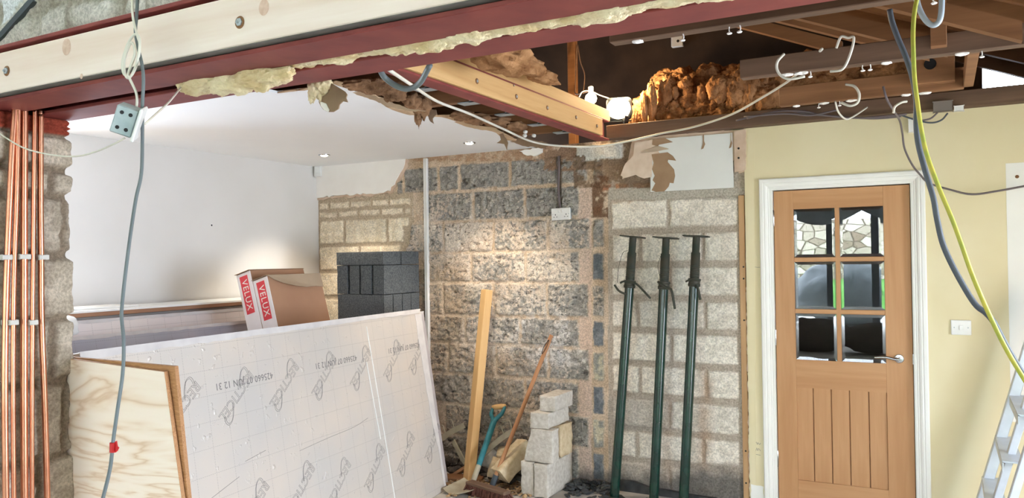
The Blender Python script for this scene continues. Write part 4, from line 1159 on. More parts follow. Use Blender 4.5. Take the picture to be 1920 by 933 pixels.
# ================================================================== COPPER PIPES
pipes = [([(28, 180), (28, 212), (22, 300), (14, 480), (10, 620), (9, 760), (11, 945)], .0105, 'leftmost thick copper pipe on the pillar'),
         ([(36, 180), (35, 215), (31, 380), (27.5, 480), (25, 600), (24.5, 760), (26, 945)], .0075, 'thin copper pipe second from the left on the pillar'),
         ([(46, 180), (45.6, 220), (45, 380), (45, 480), (45, 600), (45, 760), (46, 945)], .0125, 'thickest copper pipe in the middle of the pillar'),
         ([(66, 180), (65, 220), (63, 380), (62, 480), (61, 600), (60, 760), (60, 945)], .0075, 'thin copper pipe second from the right on the pillar'),
         ([(76, 180), (76, 220), (76, 380), (77, 480), (78, 600), (84, 760), (89, 945)], .0105, 'rightmost thick copper pipe on the pillar')]
for k, (pts, r, lb) in enumerate(pipes):
    xo = XP + 0.050 + (0.010 if k in (1, 3) else 0)
    P = [at_x(x, y, xo) for x, y in pts]
    d = (P[-1] - P[-2]).normalized(); P.append(P[-1] + d * (P[-1].z / -d.z) * 0.999)
    P[0] = Vector((P[1].x, P[1].y, SOFF - .002))
    t = thing('copper_pipe', lb, 'pipe', (P[-1].x, P[-1].y, 0), group='copper pipes on the pillar')
    obj('pipe', tube_bm(P, r, 16, 5), MT['copper'], t, smooth=180)
    for x, y in {0: [(10, 482)], 1: [(24, 604)], 2: [(43, 481)], 3: [(61, 604)], 4: [(79, 482)]}[k]:
        # the clip sits on the pipe where it passes this height
        c = at_x(x, y, xo); 
        c.x = xo
        b_ = BM(); Mx = Matrix.Translation(c)
        bx(b_, (-.045, -r - .008, -.010), (r * .9, -r + .001, .010), Mx, bevel=.002); bx(b_, (-.045, r - .001, -.010), (r * .9, r + .008, .010), Mx, bevel=.002); bx(b_, (-.046, -r - .010, -.010), (-r - 0.001, r + .010, .010), Mx, bevel=.002)
        bx(b_, (r - 0.001, -r - .008, -.009), (r + .005, r + .008, .009), Mx, bevel=.002)
        obj('pipe_clip', b_, MT['clip_plastic'], t)

# ================================================================== DOOR
YL = YW + 0.006                  # leaf face
def X_(px, y=600): return at_y(px, y, YL).x
def Z_(px, y): return at_y(px, y, YL).z
door = thing('door_1', 'oak glazed door with six panes in a white painted frame', 'door', (-0.545, YL, 0), kind='structure')
# lining and architrave (moulded)
bm = BM()
bx(bm, (XD0, YW - 0.018, 0), (-0.930, YW + 0.13, 2.0)); bx(bm, (-0.160, YW - 0.018, 0), (XD1, YW + 0.13, 2.0)); bx(bm, (XD0, YW - 0.018, 1.996), (XD1, YW + 0.13, ZD))
obj('lining', bm, MT['white_paint'], door)
prof = [(0.0, 0.0), (0.0, 0.016), (0.006, 0.020), (0.022, 0.020), (0.026, 0.017), (0.034, 0.018), (0.044, 0.014), (0.050, 0.009), (0.056, 0.009), (0.060, 0.006), (0.070, 0.006), (0.070, 0.0)]
def architrave(parent):
    bm = BM()
    xi0, xi1, zi = -0.937, -0.153, 1.998       # inner edge of the moulding (70 mm wide, thick edge outside)
    rings = []
    for (x, z, sx, sz) in ((xi0, 0.0, -1, 0), (xi0, zi, -1, 1), (xi1, zi, 1, 1), (xi1, 0.0, 1, 0)):
        ring = []
        for (d, h) in prof:
            k = 0.070 - d
            ring.append(bm.verts.new((x + sx * k, YW - 0.018 - h, z + sz * k)))
        rings.append(ring)
    n = len(prof)
    for A, B in zip(rings, rings[1:]):
        for i in range(n):
            bm.faces.new((A[i], A[(i + 1) % n], B[(i + 1) % n], B[i]))
    bm.faces.new(rings[0]); bm.faces.new(rings[-1][::-1])
    return obj('architrave', bm, MT['white_paint'], parent)
architrave(door)
LX0, LX1 = -0.926, -0.164
leaf_z1 = 1.990
gx = [X_(1491), X_(1568.5), X_(1577), X_(1660)]
gz = [Z_(1568, 389), Z_(1568, 481.5), Z_(1568, 490), Z_(1568, 580), Z_(1568, 588.5), Z_(1568, 677)]
pxs = [X_(v, 820) for v in (1493.5, 1525.6, 1559.5, 1593.7, 1630, 1665)]
pz1, pz0 = Z_(1579, 731), Z_(1582, 909)
yb = YL + 0.044
bm = BM(); bx(bm, (LX0, YL, 0.006), (gx[0], yb, leaf_z1), bevel=.0015); obj('stile', bm, MT['oak'], door)
bm = BM(); bx(bm, (gx[3], YL, 0.006), (LX1, yb, leaf_z1), bevel=.0015); obj('stile', bm, MT['oak'], door)
bm = BM(); bx(bm, (gx[0], YL + .0004, gz[0]), (gx[3], yb, leaf_z1 - .0005)); obj('rail', bm, MT['oak_x'], door)
bm = BM(); bx(bm, (gx[0], YL + .0004, pz1), (gx[3], yb, gz[5])); obj('rail', bm, MT['oak_x'], door)
bm = BM(); bx(bm, (gx[0], YL + .0004, 0.006), (gx[3], yb, pz0)); obj('rail', bm, MT['oak_x'], door)
bm = BM(); bx(bm, (gx[1], YL + .0006, gz[5]), (gx[2], yb, gz[0]), bevel=.002); obj('glazing_bar', bm, MT['oak'], door)
for a, b in ((gz[2], gz[1]), (gz[4], gz[3])):
    bm = BM(); bx(bm, (gx[0], YL + .001, a), (gx[3], yb, b), bevel=.002); obj('glazing_bar', bm, MT['oak_x'], door)
glass, gnt, gb = nodes_of('pane_glass')
gb.inputs['Base Color'].default_value = (1, 1, 1, 1); gb.inputs['Roughness'].default_value = 0.0
gb.inputs['Transmission Weight'].default_value = 1.0; gb.inputs['IOR'].default_value = 1.8
for i in range(2):
    for k in range(3):
        x0, x1 = (gx[0], gx[1]) if i == 0 else (gx[2], gx[3])
        z1, z0 = gz[2 * k], gz[2 * k + 1]
        bm = BM(); w = 0.018
        yo, yi = YL + 0.0145, YL + 0.0115
        O = [bm.verts.new(v) for v in ((x0 - .004, yo, z0 - .004), (x1 + .004, yo, z0 - .004), (x1 + .004, yo, z1 + .004), (x0 - .004, yo, z1 + .004))]
        I = [bm.verts.new(v) for v in ((x0 + w, yi, z0 + w), (x1 - w, yi, z0 + w), (x1 - w, yi, z1 - w), (x0 + w, yi, z1 - w))]
        K = [bm.verts.new((v.co.x, YL + 0.0185, v.co.z)) for v in O]
        bm.faces.new(I)
        for q in range(4):
            r = (q + 1) % 4
            bm.faces.new((O[q], O[r], I[r], I[q])); bm.faces.new((O[q], K[q], K[r], O[r]))
        bm.faces.new(K[::-1])
        obj('glass_pane', bm, glass, door)
# five boards in the lower panel
for a, b in zip(pxs, pxs[1:]):
    bm = BM(); bx(bm, (a + .0025, YL + 0.010, pz0 - .004), (b - .0025, YL + 0.03, pz1 + .004), bevel=.0025); obj('panel_board', bm, MT['oak'], door)
bm = BM(); bx(bm, (pxs[0] - .01, YL + 0.018, pz0 - .004), (pxs[-1] + .01, YL + 0.034, pz1 + .004)); obj('panel_back', bm, MT['timber_old'], door)
# handle
p = at_y(1686, 672, YL)
h = thing('handle', None, None, p)
h.parent = door; h.matrix_parent_inverse = Matrix.Identity(4); h.matrix_basis = Matrix.Translation(p - Vector(WM['door_1'].translation)); WM['handle'] = Matrix.Translation(p)
h['label'] = 'chrome lever handle'
Rx = Matrix.Rotation(math.pi / 2, 4, 'X')
b_ = BM(); lathe(b_, [(0.026, 0), (0.026, 0.006), (0.023, 0.009), (0.010, 0.010), (0.009, 0.045), (0, 0.045)], Rx, 24); obj('rose', b_, MT['steel'], h, local=True, smooth=40)
b_ = BM(); tube(b_, [(0, -.046, 0), (-.02, -.048, .001), (-.06, -.046, .009), (-.09, -.044, .009), (-.128, -.042, .006)], lambda t: .0095 - .002 * t, 12, 5); obj('lever', b_, MT['steel'], h, local=True, smooth=60)
for y in (409, 632, 858):
    p = at_y(1449 + (y - 400) * .013, y, YL)
    b_ = BM(); lathe(b_, [(0.006, -.05), (0.007, -.048), (0.007, .048), (0.006, .05)], Matrix.Translation(Vector((LX0 - .003, YL - .004, p.z))), 10); obj('hinge', b_, MT['steel'], door, smooth=40)
b_ = BM(); bx(b_, (LX1 - .001, YL - .002, WM['handle'].translation.z - .03), (LX1 + .004, YL + .01, WM['handle'].translation.z + .03)); obj('latch_plate', b_, MT['steel'], door)

# ================================================================== ELECTRICS ON THE WALLS
def socket_plate(name, label, p, w, hgt, cat):
    t = thing(name, label, cat, p); return t
t = thing('double_socket', 'white double socket hanging on the dark block wall below its cable', 'socket', at_y(1053, 401, YW - 0.012) - Vector((0, 0, .04)))
c = at_y(1053, 401, YW - 0.014); Ms = Matrix.Translation(c) @ Matrix.Rotation(math.radians(-1.5), 4, 'Y')
b_ = BM(); bx(b_, (-.070, -.004, -.037), (.070, .05, .037), Ms); obj('back_box', b_, MT['galv'], t)
b_ = BM(); bx(b_, (-.074, -.016, -.043), (.074, -.004, .043), Ms, bevel=.004, seg=2); obj('socket_plate', b_, MT['white_plastic'], t)
for sx in (-1, 1):
    b_ = BM(); bx(b_, (sx * .014 - .006, -.0195, .010), (sx * .014 + .006, -.015, .030), Ms, bevel=.0015); obj('rocker_switch', b_, MT['white_plastic'], t)
    for dx, dz, ww, hh in ((0, -.004, .003, .004), (-.011, -.020, .0045, .002), (.011, -.020, .0045, .002)):
        b_ = BM(); bx(b_, (sx * .042 + dx - ww, -.0166, dz - hh), (sx * .042 + dx + ww, -.0155, dz + hh), Ms); obj('pin_hole', b_, MT['dark_slot'], t)
    b_ = BM(); lathe(b_, [(.003, 0), (.003, .001), (0, .001)], Ms @ Matrix.Translation((sx * .062, -.0158, .0)) @ Rx, 8); obj('screw', b_, MT['galv'], t)
b_ = tube_bm([at_y(1048, 292, YW - .012), at_y(1048, 320, YW - .012), at_y(1047, 350, YW - .014), at_y(1049, 380, YW - .012), at_y(1052, 392, YW - .008)], .0075, 8, 5)
obj('cable', b_, MT['cable_lilac'], label='grey cable dropping down the dark block wall into the double socket', cat='cable', smooth=180)
t = thing('light_switch', 'white single switch plate on the yellow wall right of the door', 'switch', at_y(1802, 613, YW - .018) - Vector((0, 0, .043)))
c = at_y(1802, 613.5, YW - .018)
b_ = BM(); bx(b_, c + Vector((-.050, -.011, -.042)), c + Vector((.050, 0, .042)), bevel=.005, seg=2); obj('switch_plate', b_, MT['white_plastic'], t)
b_ = BM(); bx(b_, c + Vector((-.009, -.016, -.014)), c + Vector((.009, -.010, .014)), bevel=.002); obj('rocker_switch', b_, MT['white_plastic'], t)
for sx in (-1, 1):
    b_ = BM(); lathe(b_, [(.0035, 0), (.0035, .001), (0, .001)], Matrix.Translation(c + Vector((sx * .034, -.011, 0))) @ Rx, 8); obj('screw', b_, MT['galv'], t)
# corner sensor
c = at_y(597, 321, YW - .03)
t = thing('motion_sensor', 'small white motion sensor in the upper corner of the white wall', 'sensor', c - Vector((0, 0, .045)))
Mc = Matrix.Translation(c) @ Matrix.Rotation(math.radians(25), 4, 'Z')
b_ = BM(); bx(b_, (-.032, -.03, -.046), (.032, .02, .046), Mc, bevel=.008, seg=2); obj('housing', b_, MT['white_plastic'], t)
b_ = BM(); bx(b_, (-.024, -.036, -.02), (.024, -.029, .036), Mc, bevel=.004); obj('lens_window', b_, MT['plaster_grey'], t)
# white trunking down the dark wall
b_ = BM(); A = at_y(799.5, 297, YW - .006); B = at_y(803, 650, YW - .006); B.z = 0.02; B.x = A.x - 0.0
Mv = frame(B, (1, 0, 0), A - B)
bx(b_, (-.0155, -.026, 0), (.0155, 0.004, (A - B).length), Mv, bevel=.003)
t = obj('trunking', b_, MT['white_plastic'], label='white plastic cable trunking running down the dark block wall', cat='trunking')
b_ = BM(); bx(b_, (.006, -.0275, 0.0), (.0095, -.0255, (A - B).length), Mv); obj('lid_seam', b_, MT['clip_plastic'], t)

# ================================================================== INSULATION BOARDS
def foil(name, c1, c2, rough=.5, metal=.25, grid=True, dents=True):
    m, nt, b = nodes_of(name)
    b.inputs['Roughness'].default_value = rough; b.inputs['Metallic'].default_value = metal
    v = coords(nt)
    n = N(nt, 'ShaderNodeTexNoise'); n.inputs['Scale'].default_value = 2.2; n.inputs['Detail'].default_value = 3
    nt.links.new(v, n.inputs['Vector'])
    col = ramp(nt, n.outputs[0], [(.35, lin(c1)), (.65, lin(c2))])
    if grid:
        sp = N(nt, 'ShaderNodeSeparateXYZ'); nt.links.new(v, sp.inputs[0])
        masks = []
        for ax in (0, 1):
            d = N(nt, 'ShaderNodeMath', operation='MULTIPLY'); d.inputs[1].default_value = 1 / .118; nt.links.new(sp.outputs[ax], d.inputs[0])
            f = N(nt, 'ShaderNodeMath', operation='FRACT'); nt.links.new(d.outputs[0], f.inputs[0])
            l = N(nt, 'ShaderNodeMath', operation='LESS_THAN'); l.inputs[1].default_value = .022; nt.links.new(f.outputs[0], l.inputs[0])
            # dashes
            d2 = N(nt, 'ShaderNodeMath', operation='MULTIPLY'); d2.inputs[1].default_value = 1 / .012; nt.links.new(sp.outputs[1 - ax], d2.inputs[0])
            f2 = N(nt, 'ShaderNodeMath', operation='FRACT'); nt.links.new(d2.outputs[0], f2.inputs[0])
            l2 = N(nt, 'ShaderNodeMath', operation='LESS_THAN'); l2.inputs[1].default_value = .7; nt.links.new(f2.outputs[0], l2.inputs[0])
            mm = N(nt, 'ShaderNodeMath', operation='MULTIPLY'); nt.links.new(l.outputs[0], mm.inputs[0]); nt.links.new(l2.outputs[0], mm.inputs[1]); masks.append(mm)
        mx = N(nt, 'ShaderNodeMath', operation='MAXIMUM'); nt.links.new(masks[0].outputs[0], mx.inputs[0]); nt.links.new(masks[1].outputs[0], mx.inputs[1])
        sc = N(nt, 'ShaderNodeMath', operation='MULTIPLY'); sc.inputs[1].default_value = .35; nt.links.new(mx.outputs[0], sc.inputs[0])
        mix = N(nt, 'ShaderNodeMix', data_type='RGBA'); nt.links.new(sc.outputs[0], mix.inputs[0]); nt.links.new(col, mix.inputs[6]); mix.inputs[7].default_value = (*lin((120, 112, 110)), 1)
        col = mix.outputs[2]
    nt.links.new(col, b.inputs['Base Color'])
    if dents:
        n2 = N(nt, 'ShaderNodeTexNoise'); n2.inputs['Scale'].default_value = 26; n2.inputs['Detail'].default_value = 2; nt.links.new(v, n2.inputs['Vector'])
        r2 = N(nt, 'ShaderNodeMapRange'); r2.inputs[1].default_value = .64; r2.inputs[2].default_value = .74; nt.links.new(n2.outputs[0], r2.inputs[0])
        bump(nt, b, r2.outputs[0], .45, .006)
    return m
MT['foil_front'] = foil('foil_front', (214, 202, 190), (202, 196, 190))
MT['foil_back'] = foil('foil_back', (236, 226, 220), (226, 216, 214), dents=False)
MT['foil_grey'] = foil('foil_grey', (186, 184, 190), (170, 170, 182), dents=False)
MT['foil_edge'] = plain('foil_edge', (212, 206, 202), (198, 192, 190), 10, .5, .1, 30)

BF = Vector((-3.045, 4.581, 0.0)); TF = Vector((-3.236, 4.581, 1.25))
U = Vector((-.206, 2.281, 0)).normalized(); Wv = (TF - BF).normalized(); Nn = U.cross(Wv).normalized()
Mboard = frame(BF, U, Nn)           # local x along the board, y up it, z out of its face
def slab(bm, x0, x1, y0, y1, t, M=None, rag=0.0, seed=0):
    bx(bm, (x0, y0, -t), (x1, y1, 0), M, bevel=.004)
def print_part(me, mat, parent, M): 
    me.transform(M)
    return mesh_obj('logo_lettering', me, mat, parent, local=True)
LB = 2.66
bd = thing('insulation_board', 'big leaning foil-faced insulation board printed with upside-down lettering, front of the stack', 'board', mat=Mboard)
bm = BM(); slab(bm, -LB, 0.0, 0.0, 1.262, .05); obj('board', bm, MT['foil_front'], bd, local=True)
# taped border, slightly torn
rg = ragged([(-LB, 1.232), (-0.02, 1.236)], .004, .05, 4)
bm = BM(); prism(bm, [Vector((x, y, .0004)) for x, y in rg] + [Vector((0.002, 1.264, .0004)), Vector((-LB, 1.264, .0004))], (0, 0, .0016)); obj('edge_tape', bm, MT['foil_edge'], bd, local=True)
rg = ragged([(-.085, 1.23), (-.078, .9), (-.07, .55), (-.03, .3), (-.025, .0)], .006, .05, 6)
bm = BM(); prism(bm, [Vector((x, y, .0004)) for x, y in rg] + [Vector((.002, 0, .0004)), Vector((.002, 1.23, .0004))], (0, 0, .0016)); obj('edge_tape', bm, MT['foil_edge'], bd, local=True)
for pts in ([(-.683, 1.196), (-.668, .9), (-.650, .5), (-.636, .124), (-.63, 0)], [(-.735, .98), (-.715, .7), (-.70, .5)]):
    bm = tube_bm([(x, y, .0003) for x, y in pts], .0032, 5, 3); obj('crease', bm, MT['white_paint'], bd, local=True)
for pts in ([(-2.2, .62), (-2.05, .66), (-1.9, .70)], [(-1.45, .72), (-1.2, .735), (-.95, .745), (-.8, .77)], [(-1.85, .76), (-1.7, .78)]):
    bm = tube_bm([(x, y - .12, -.0002) for x, y in pts], .0016, 5, 3); obj('crease', bm, MT['ink_grey'], bd, local=True)
logo_t = text_mesh('RECTICEL', .070, outline=.0009, space=1.0)
ang = math.radians(218)
def logo(u, w):
    """name with two open arcs, run at a slant, upside down"""
    M = Matrix.Translation((u, w, .0003)) @ Matrix.Rotation(ang, 4, 'Z') @ Matrix.Scale(.35, 4, (0, 0, 1))
    me = logo_t.copy(); me.transform(M)
    o = mesh_obj('logo_lettering', me, MT['ink'], bd, local=True)
    arc = [(.030, .030), (.033, .075), (.050, .115), (.072, .129), (.090, .118), (.100, .085)]
    for sgn in (1, -1):
        bm = BM()
        for off in (0, .007):
            tube(bm, [Vector((u + sgn * (x + (.5 - abs(k - 2.2) * 0 - (1 if k < 2 else 0) * 1.0 + (.5 if k > 3 else -.2)) * off * -1), w + sgn * (y - off * (1 if 1 < k < 5 else 0)), .0003)) for k, (x, y) in enumerate(arc)], .0010, 4, 4)
        obj('logo_arc', bm, MT['ink'], bd, local=True)
for u in (-2.20, -1.85, -1.50, -1.16, -.80, -.44, -.13):
    logo(u, .955 + .004 * (u < -1))
for u in (-1.84, -1.48, -1.16, -.80, -.44, -.09):
    logo(u, .352 if u > -1.2 else .41)
date_t = text_mesh('425660 07 JUN 12 31', .047, thick=.0003, space=1.05)
for u in (-1.78, -1.03, -.28):
    me = date_t.copy(); me.transform(Matrix.Translation((u, 1.020, .0004)) @ Matrix.Rotation(math.pi, 4, 'Z') @ Matrix.Scale(.92, 4, (1, 0, 0)))
    mesh_obj('date_lettering', me, MT['ink'], bd, local=True)

def lean_board(label, top_far, length, height, t, lean, mats, yaw=0.0, group='boards stacked against the left wall', name='insulation_board', tape=True):
    """a board leaning to the left; top_far is the upper far corner of its face."""
    u = Vector((-math.sin(yaw), math.cos(yaw), 0)); w = Vector((-math.sin(lean), 0, math.cos(lean)))
    n = u.cross(w).normalized(); w = n.cross(u)
    tf = Vector(top_far); L = tf.z / w.z
    o = tf - w * L
    M = frame(o, u, n)
    bm = BM(); slab(bm, -length, 0, 0, L, t)
    if not tape: return obj(name, bm, mats[0], mat=M, local=True, label=label, cat='board', group=group)
    b = thing(name, label, 'board', mat=M, group=group)
    obj('board', bm, mats[0], b, local=True)
    if tape:
        rg = ragged([(-length, L - .018), (-.01, L - .02)], .003, .05, 4)
        bm = BM(); prism(bm, [Vector((x, y, .0003)) for x, y in rg] + [Vector((.001, L + .001, .0003)), Vector((-length, L + .001, .0003))], (0, 0, .0012)); obj('edge_tape', bm, mats[1], b, local=True)
    return b
lean_board('second insulation board, tattered edge sticking out just behind the printed one', BF + U * .13 + Wv * 1.245 - Nn * .06, 2.75, 1.24, .07, math.asin(.191 / 1.265), [MT['foil_plain'], MT['foil_edge']], yaw=math.atan2(.206, 2.281))
tz = EYE
lean_board('lilac-grey foil insulation board leaning behind the tattered one', (-4.0, 4.35, 1.214), 2.0, 1.2, .08, .24, [MT['foil_grey'], MT['foil_edge']], yaw=.0)
lean_board('pinkish foil insulation board leaning behind the lilac-grey one', (-4.22, 4.45, 1.282), 1.95, 1.25, .08, .20, [MT['foil_back'], MT['foil_edge']], yaw=.0)
pbm = plain('plasterboard_face', (206, 200, 194), None, 4, .8)
for k, (xx, zz, ln, tx) in enumerate(((-4.40, 1.287, 2.1, 'front'), (-4.425, 1.289, 2.1, 'middle'), (-4.455, 1.291, 1.3 + .8, 'rearmost'))):
    lean_board('white plasterboard sheet against the left wall, %s of three' % tx, (xx, 4.55, zz), ln, 1.27, .014, .14, [pbm, MT['cardboard']], tape=False, name='plasterboard_sheet', group='plasterboard sheets')
# flat sheets lying across the tops
bm = BM(); M0 = Matrix.Translation((-4.46, 3.45, 1.318)) @ Matrix.Rotation(math.radians(1.0), 4, 'Z')
bx(bm, (-.19, -1.15, 0), (.155, 1.05, .0125), M0, bevel=.001); t = obj('plasterboard_sheet', bm, MT['white_paint'], label='white plasterboard strip lying flat across the tops of the leaning sheets', cat='board')
bm = BM(); bx(bm, (-.16, -1.12, .0135), (.10, -.28, .024), M0 @ Matrix.Rotation(math.radians(-1.6), 4, 'Z'), bevel=.001); obj('plasterboard_sheet', bm, MT['white_paint'], label='shorter white plasterboard offcut on top of the flat strip', cat='board')
bm = BM(); bx(bm, (-.02, -1.0, -.024), (.145, 1.05, -.001), M0, bevel=.002); obj('timber_batten', bm, MT['cardboard'], label='brown batten edge under the flat plasterboard strip', cat='timber')
# white foam lump at the near end
bm = BM(); lump(bm, at_y(128, 612, 2.56), (.05, .05, .055), 5, 3, .3); obj('foam_lump', bm, MT['white_paint'], label='white crumbled foam offcut at the near end of the pinkish board', cat='foam', smooth=180)

# ================================================================== PLYWOOD
def ply_mat(name):
    m, nt, b = nodes_of(name)
    b.inputs['Roughness'].default_value = .6; b.inputs['Specular IOR Level'].default_value = .3
    v = coords(nt, (.42, 1.9, 1))
    n = N(nt, 'ShaderNodeTexNoise'); n.inputs['Scale'].default_value = 2.0; n.inputs['Detail'].default_value = 5; n.inputs['Distortion'].default_value = 1.3; n.inputs['Roughness'].default_value = .45
    nt.links.new(v, n.inputs['Vector'])
    mu = N(nt, 'ShaderNodeMath', operation='MULTIPLY'); mu.inputs[1].default_value = 11; nt.links.new(n.outputs[0], mu.inputs[0])
    pp = N(nt, 'ShaderNodeMath', operation='PINGPONG'); pp.inputs[1].default_value = .5; nt.links.new(mu.outputs[0], pp.inputs[0])
    pw = N(nt, 'ShaderNodeMath', operation='POWER'); pw.inputs[1].default_value = 2.2; nt.links.new(pp.outputs[0], pw.inputs[0])
    col = ramp(nt, pw.outputs[0], [(.0, lin((238, 222, 206))), (.10, lin((232, 211, 190))), (.24, lin((212, 180, 150)))])
    nt.links.new(col, b.inputs['Base Color'])
    return m
MT['ply'] = ply_mat('ply')
MT['ply_edge'] = wood('ply_edge', (188, 140, 96), (150, 104, 66), 0, 30, ring=20)
# two offcuts standing behind the pillar, their right edges cut on a slant
def ply_sheet(label, y_top, y_bot, pts, t, face):
    o = at_y(122, 800, y_top); 
    M = frame((o.x, y_bot, 0.0), (1, 0, 0), (0, -1, 0))          # local x right, y up (world z), z towards the viewer
    M = frame((o.x, y_bot, 0.0), (1, 0, 0), Vector((0, -1, (y_top - y_bot) / 1.2)))
    inv = M.inverted()
    P = [inv @ on_plane(x, y, M.translation, M.to_3x3() @ Vector((0, 0, 1))) for x, y in pts]
    P = [Vector((p.x, p.y, 0)) for p in P]
    # carry both sides down to the floor
    l = P[0]; r0, r1 = P[-2], P[-1]
    rb = r0 + (r1 - r0) * ((r0.y - 0.0) / (r0.y - r1.y)); rb.y = 0.0
    O = [Vector((l.x, 0, 0)), l] + P[1:-1] + [rb]
    b = thing('plywood_sheet', label, 'board', mat=M)
    bm = BM(); prism(bm, O, (0, 0, -t)); obj('sheet', bm, face, b, local=True)
    bm = BM()
    for a, c in ((O[1], O[2]), (O[2], O[3])):
        d = (c - a).normalized(); nrm = Vector((-d.y, d.x, 0))
        prism(bm, [a + Vector((0, 0, -t * .04)), c + Vector((0, 0, -t * .04)), c + nrm * .0012 + Vector((0, 0, -t * .04)), a + nrm * .0012 + Vector((0, 0, -t * .04))], (0, 0, -t * .92))
    obj('edge_plies', bm, MT['ply_edge'], b, local=True)
    return b
ply_sheet('pale swirly-grained plywood offcut standing at the lower left, front one', 1.842, 1.864, [(116, 671), (307.5, 697), (340, 933)], .016, MT['ply'])
ply_sheet('browner plywood offcut whose edge shows behind the pale front sheet', 1.8615, 1.8835, [(116, 668), (327, 687), (352, 933)], .016, MT['ply_edge'])

# ================================================================== BOXED WINDOWS
lean = math.atan(.283)
lab_t = text_mesh('VELUX', .070, thick=.0004, space=1.12)
def vbox(label, xtr, y0, ztop, th, length, first):
    # local: x = thickness (to the left is -x), y = depth into the room, z = up the box
    w = Vector((-math.sin(lean), 0, math.cos(lean)))
    L = ztop / math.cos(lean)
    top = Vector((xtr, y0, ztop)); o = top - w * L
    M = frame(o, (math.cos(lean), 0, math.sin(lean)), w)
    t = thing('window_box', label, 'box', mat=M, group='boxed roof windows')
    bm = BM(); bx(bm, (-th, .002, 0.02), (0, length, L), bevel=.003); obj('carton', bm, MT['cardboard'], t, local=True)
    bm = BM(); bx(bm, (-th + .001, 0, .02), (-.001, .004, L - .004)); obj('end_panel', bm, MT['box_white'], t, local=True)
    bm = BM(); bx(bm, (-th * .80, -.0012, L - .265), (-th * .24, .001, L - .022)); lb = obj('label', bm, MT['label_red'], t, local=True)
    me = lab_t.copy()
    # text runs down the label
    Mt = Matrix.Translation((-th * .52, -.0016, L - .145)) @ Matrix.Rotation(math.pi / 2, 4, 'X') @ Matrix.Rotation(-math.pi / 2, 4, 'Z') @ Matrix.Scale(.86, 4, (1, 0, 0)) @ Matrix.Scale(.95, 4, (0, 1, 0))
    me.transform(Mt); mesh_obj('lettering', me, MT['white_paint'], t, local=True)
    return t, L
xt = at_y(500, 516, 3.56).x; zt = at_y(500, 516, 3.56).z
t2, L2 = vbox('cardboard window carton with white end and red label, right of the pair', xt, 3.56, zt, .125, .475, False)
bm = BM()
fl = [(0.0012, .0, L2 + .001), (.0012, .475, L2 + .001), (.0035, .475, L2 - .092), (.008, .40, L2 - .086), (.020, .30, L2 - .092), (.026, .20, L2 - .082), (.018, .10, L2 - .056), (.008, .045, L2 - .03)]
P = [Vector(p) for p in fl]
a = [bm.verts.new(p) for p in P]; f = bm.faces.new(a); bmesh.ops.triangulate(bm, faces=[f])
r = bmesh.ops.extrude_face_region(bm, geom=bm.faces[:])
for v in [g for g in r['geom'] if isinstance(g, bmesh.types.BMVert)]: v.co += Vector((.003, 0, .001))
obj('loose_flap', bm, MT['cardboard_flap'], t2, local=True)
xt1 = xt - .141
t1, L1 = vbox('cardboard window carton with white end and red label, left of the pair', xt1, 3.555, zt + .035, .125, .475, True)
for t_, L_, th in ((t1, L1, .125), (t2, L2, .125)):
    bm = BM(); bx(bm, (-th - .004, -.01, L_ + .0005), (.002, .478, L_ + .003)); obj('lid', bm, MT['cardboard_flap'], t_, local=True)

# ================================================================== DARK BLOCK STACK
SX0, SX1, SY0, SY1 = -4.022, -3.576, 4.60, 5.045
def dblock(lo, hi, label, seed, mat='block_dark', group='dark concrete blocks in the stack'):
    bm = BM(); rough_block(bm, lo, hi, None, .0018, seed, 6, .006)
    return obj('concrete_block', bm, MT[mat], label=label, cat='block', group=group, smooth=50)
for k, yy in enumerate((4.66, 4.98)):
    obj('timber_bearer', box_bm((SX0, yy - .04, 0), (SX1, yy + .04, .045), bevel=.003), MT['timber_old'], label='timber bearer hidden under the dark block stack', cat='timber', group='bearers under the dark stack')
z = .045; sd = 0
for c in range(7):
    along_y = (c % 2 == 0)      # even courses (with the second from top): ends to the left face
    names = ['first', 'second', 'third', 'fourth']
    for k in range(4):
        if c >= 5: lbw = ('course under the flat top layer' if c == 6 else 'third course from the top')
        else: lbw = None
        w = .112
        a = k * w + .001 * (k * 7 % 3)
        if along_y:   # long side runs back from the viewer
            lo = (SX0 + a + (0.004 if k in (1, 3) else 0), SY0 + .004 * (k % 2), z); hi = (SX0 + a + .100 + (0.006 if k == 3 else 0), SY1, z + .215)
            lb = 'dark block on edge, %s from left in the %s' % (names[k], lbw) if lbw else None
        else:
            lo = (SX0 + .004, SY0 + a, z); hi = (SX1 - .002, SY0 + a + .106, z + .215)
            lb = 'dark block on edge, %s from front in the %s' % (names[k], lbw) if lbw else None
        if lb is None: lb = 'dark grey concrete block low in the dark stack, hidden behind the leaning boards'
        sd += 1
        dblock(lo, hi, lb, sd, group='dark concrete blocks in the stack' if lbw else 'hidden dark blocks')
    z += .2165
zt_ = z
dblock((SX0, SY0 - .006, zt_), (SX1 - .002, SY0 + .205, zt_ + .098), 'dark grey block laid flat on top of the stack, front one', 71)
dblock((SX0 + .004, SY0 + .212, zt_), (SX1 + .004, SY1 - .01, zt_ + .100), 'dark grey block laid flat on top of the stack, rear one', 72)

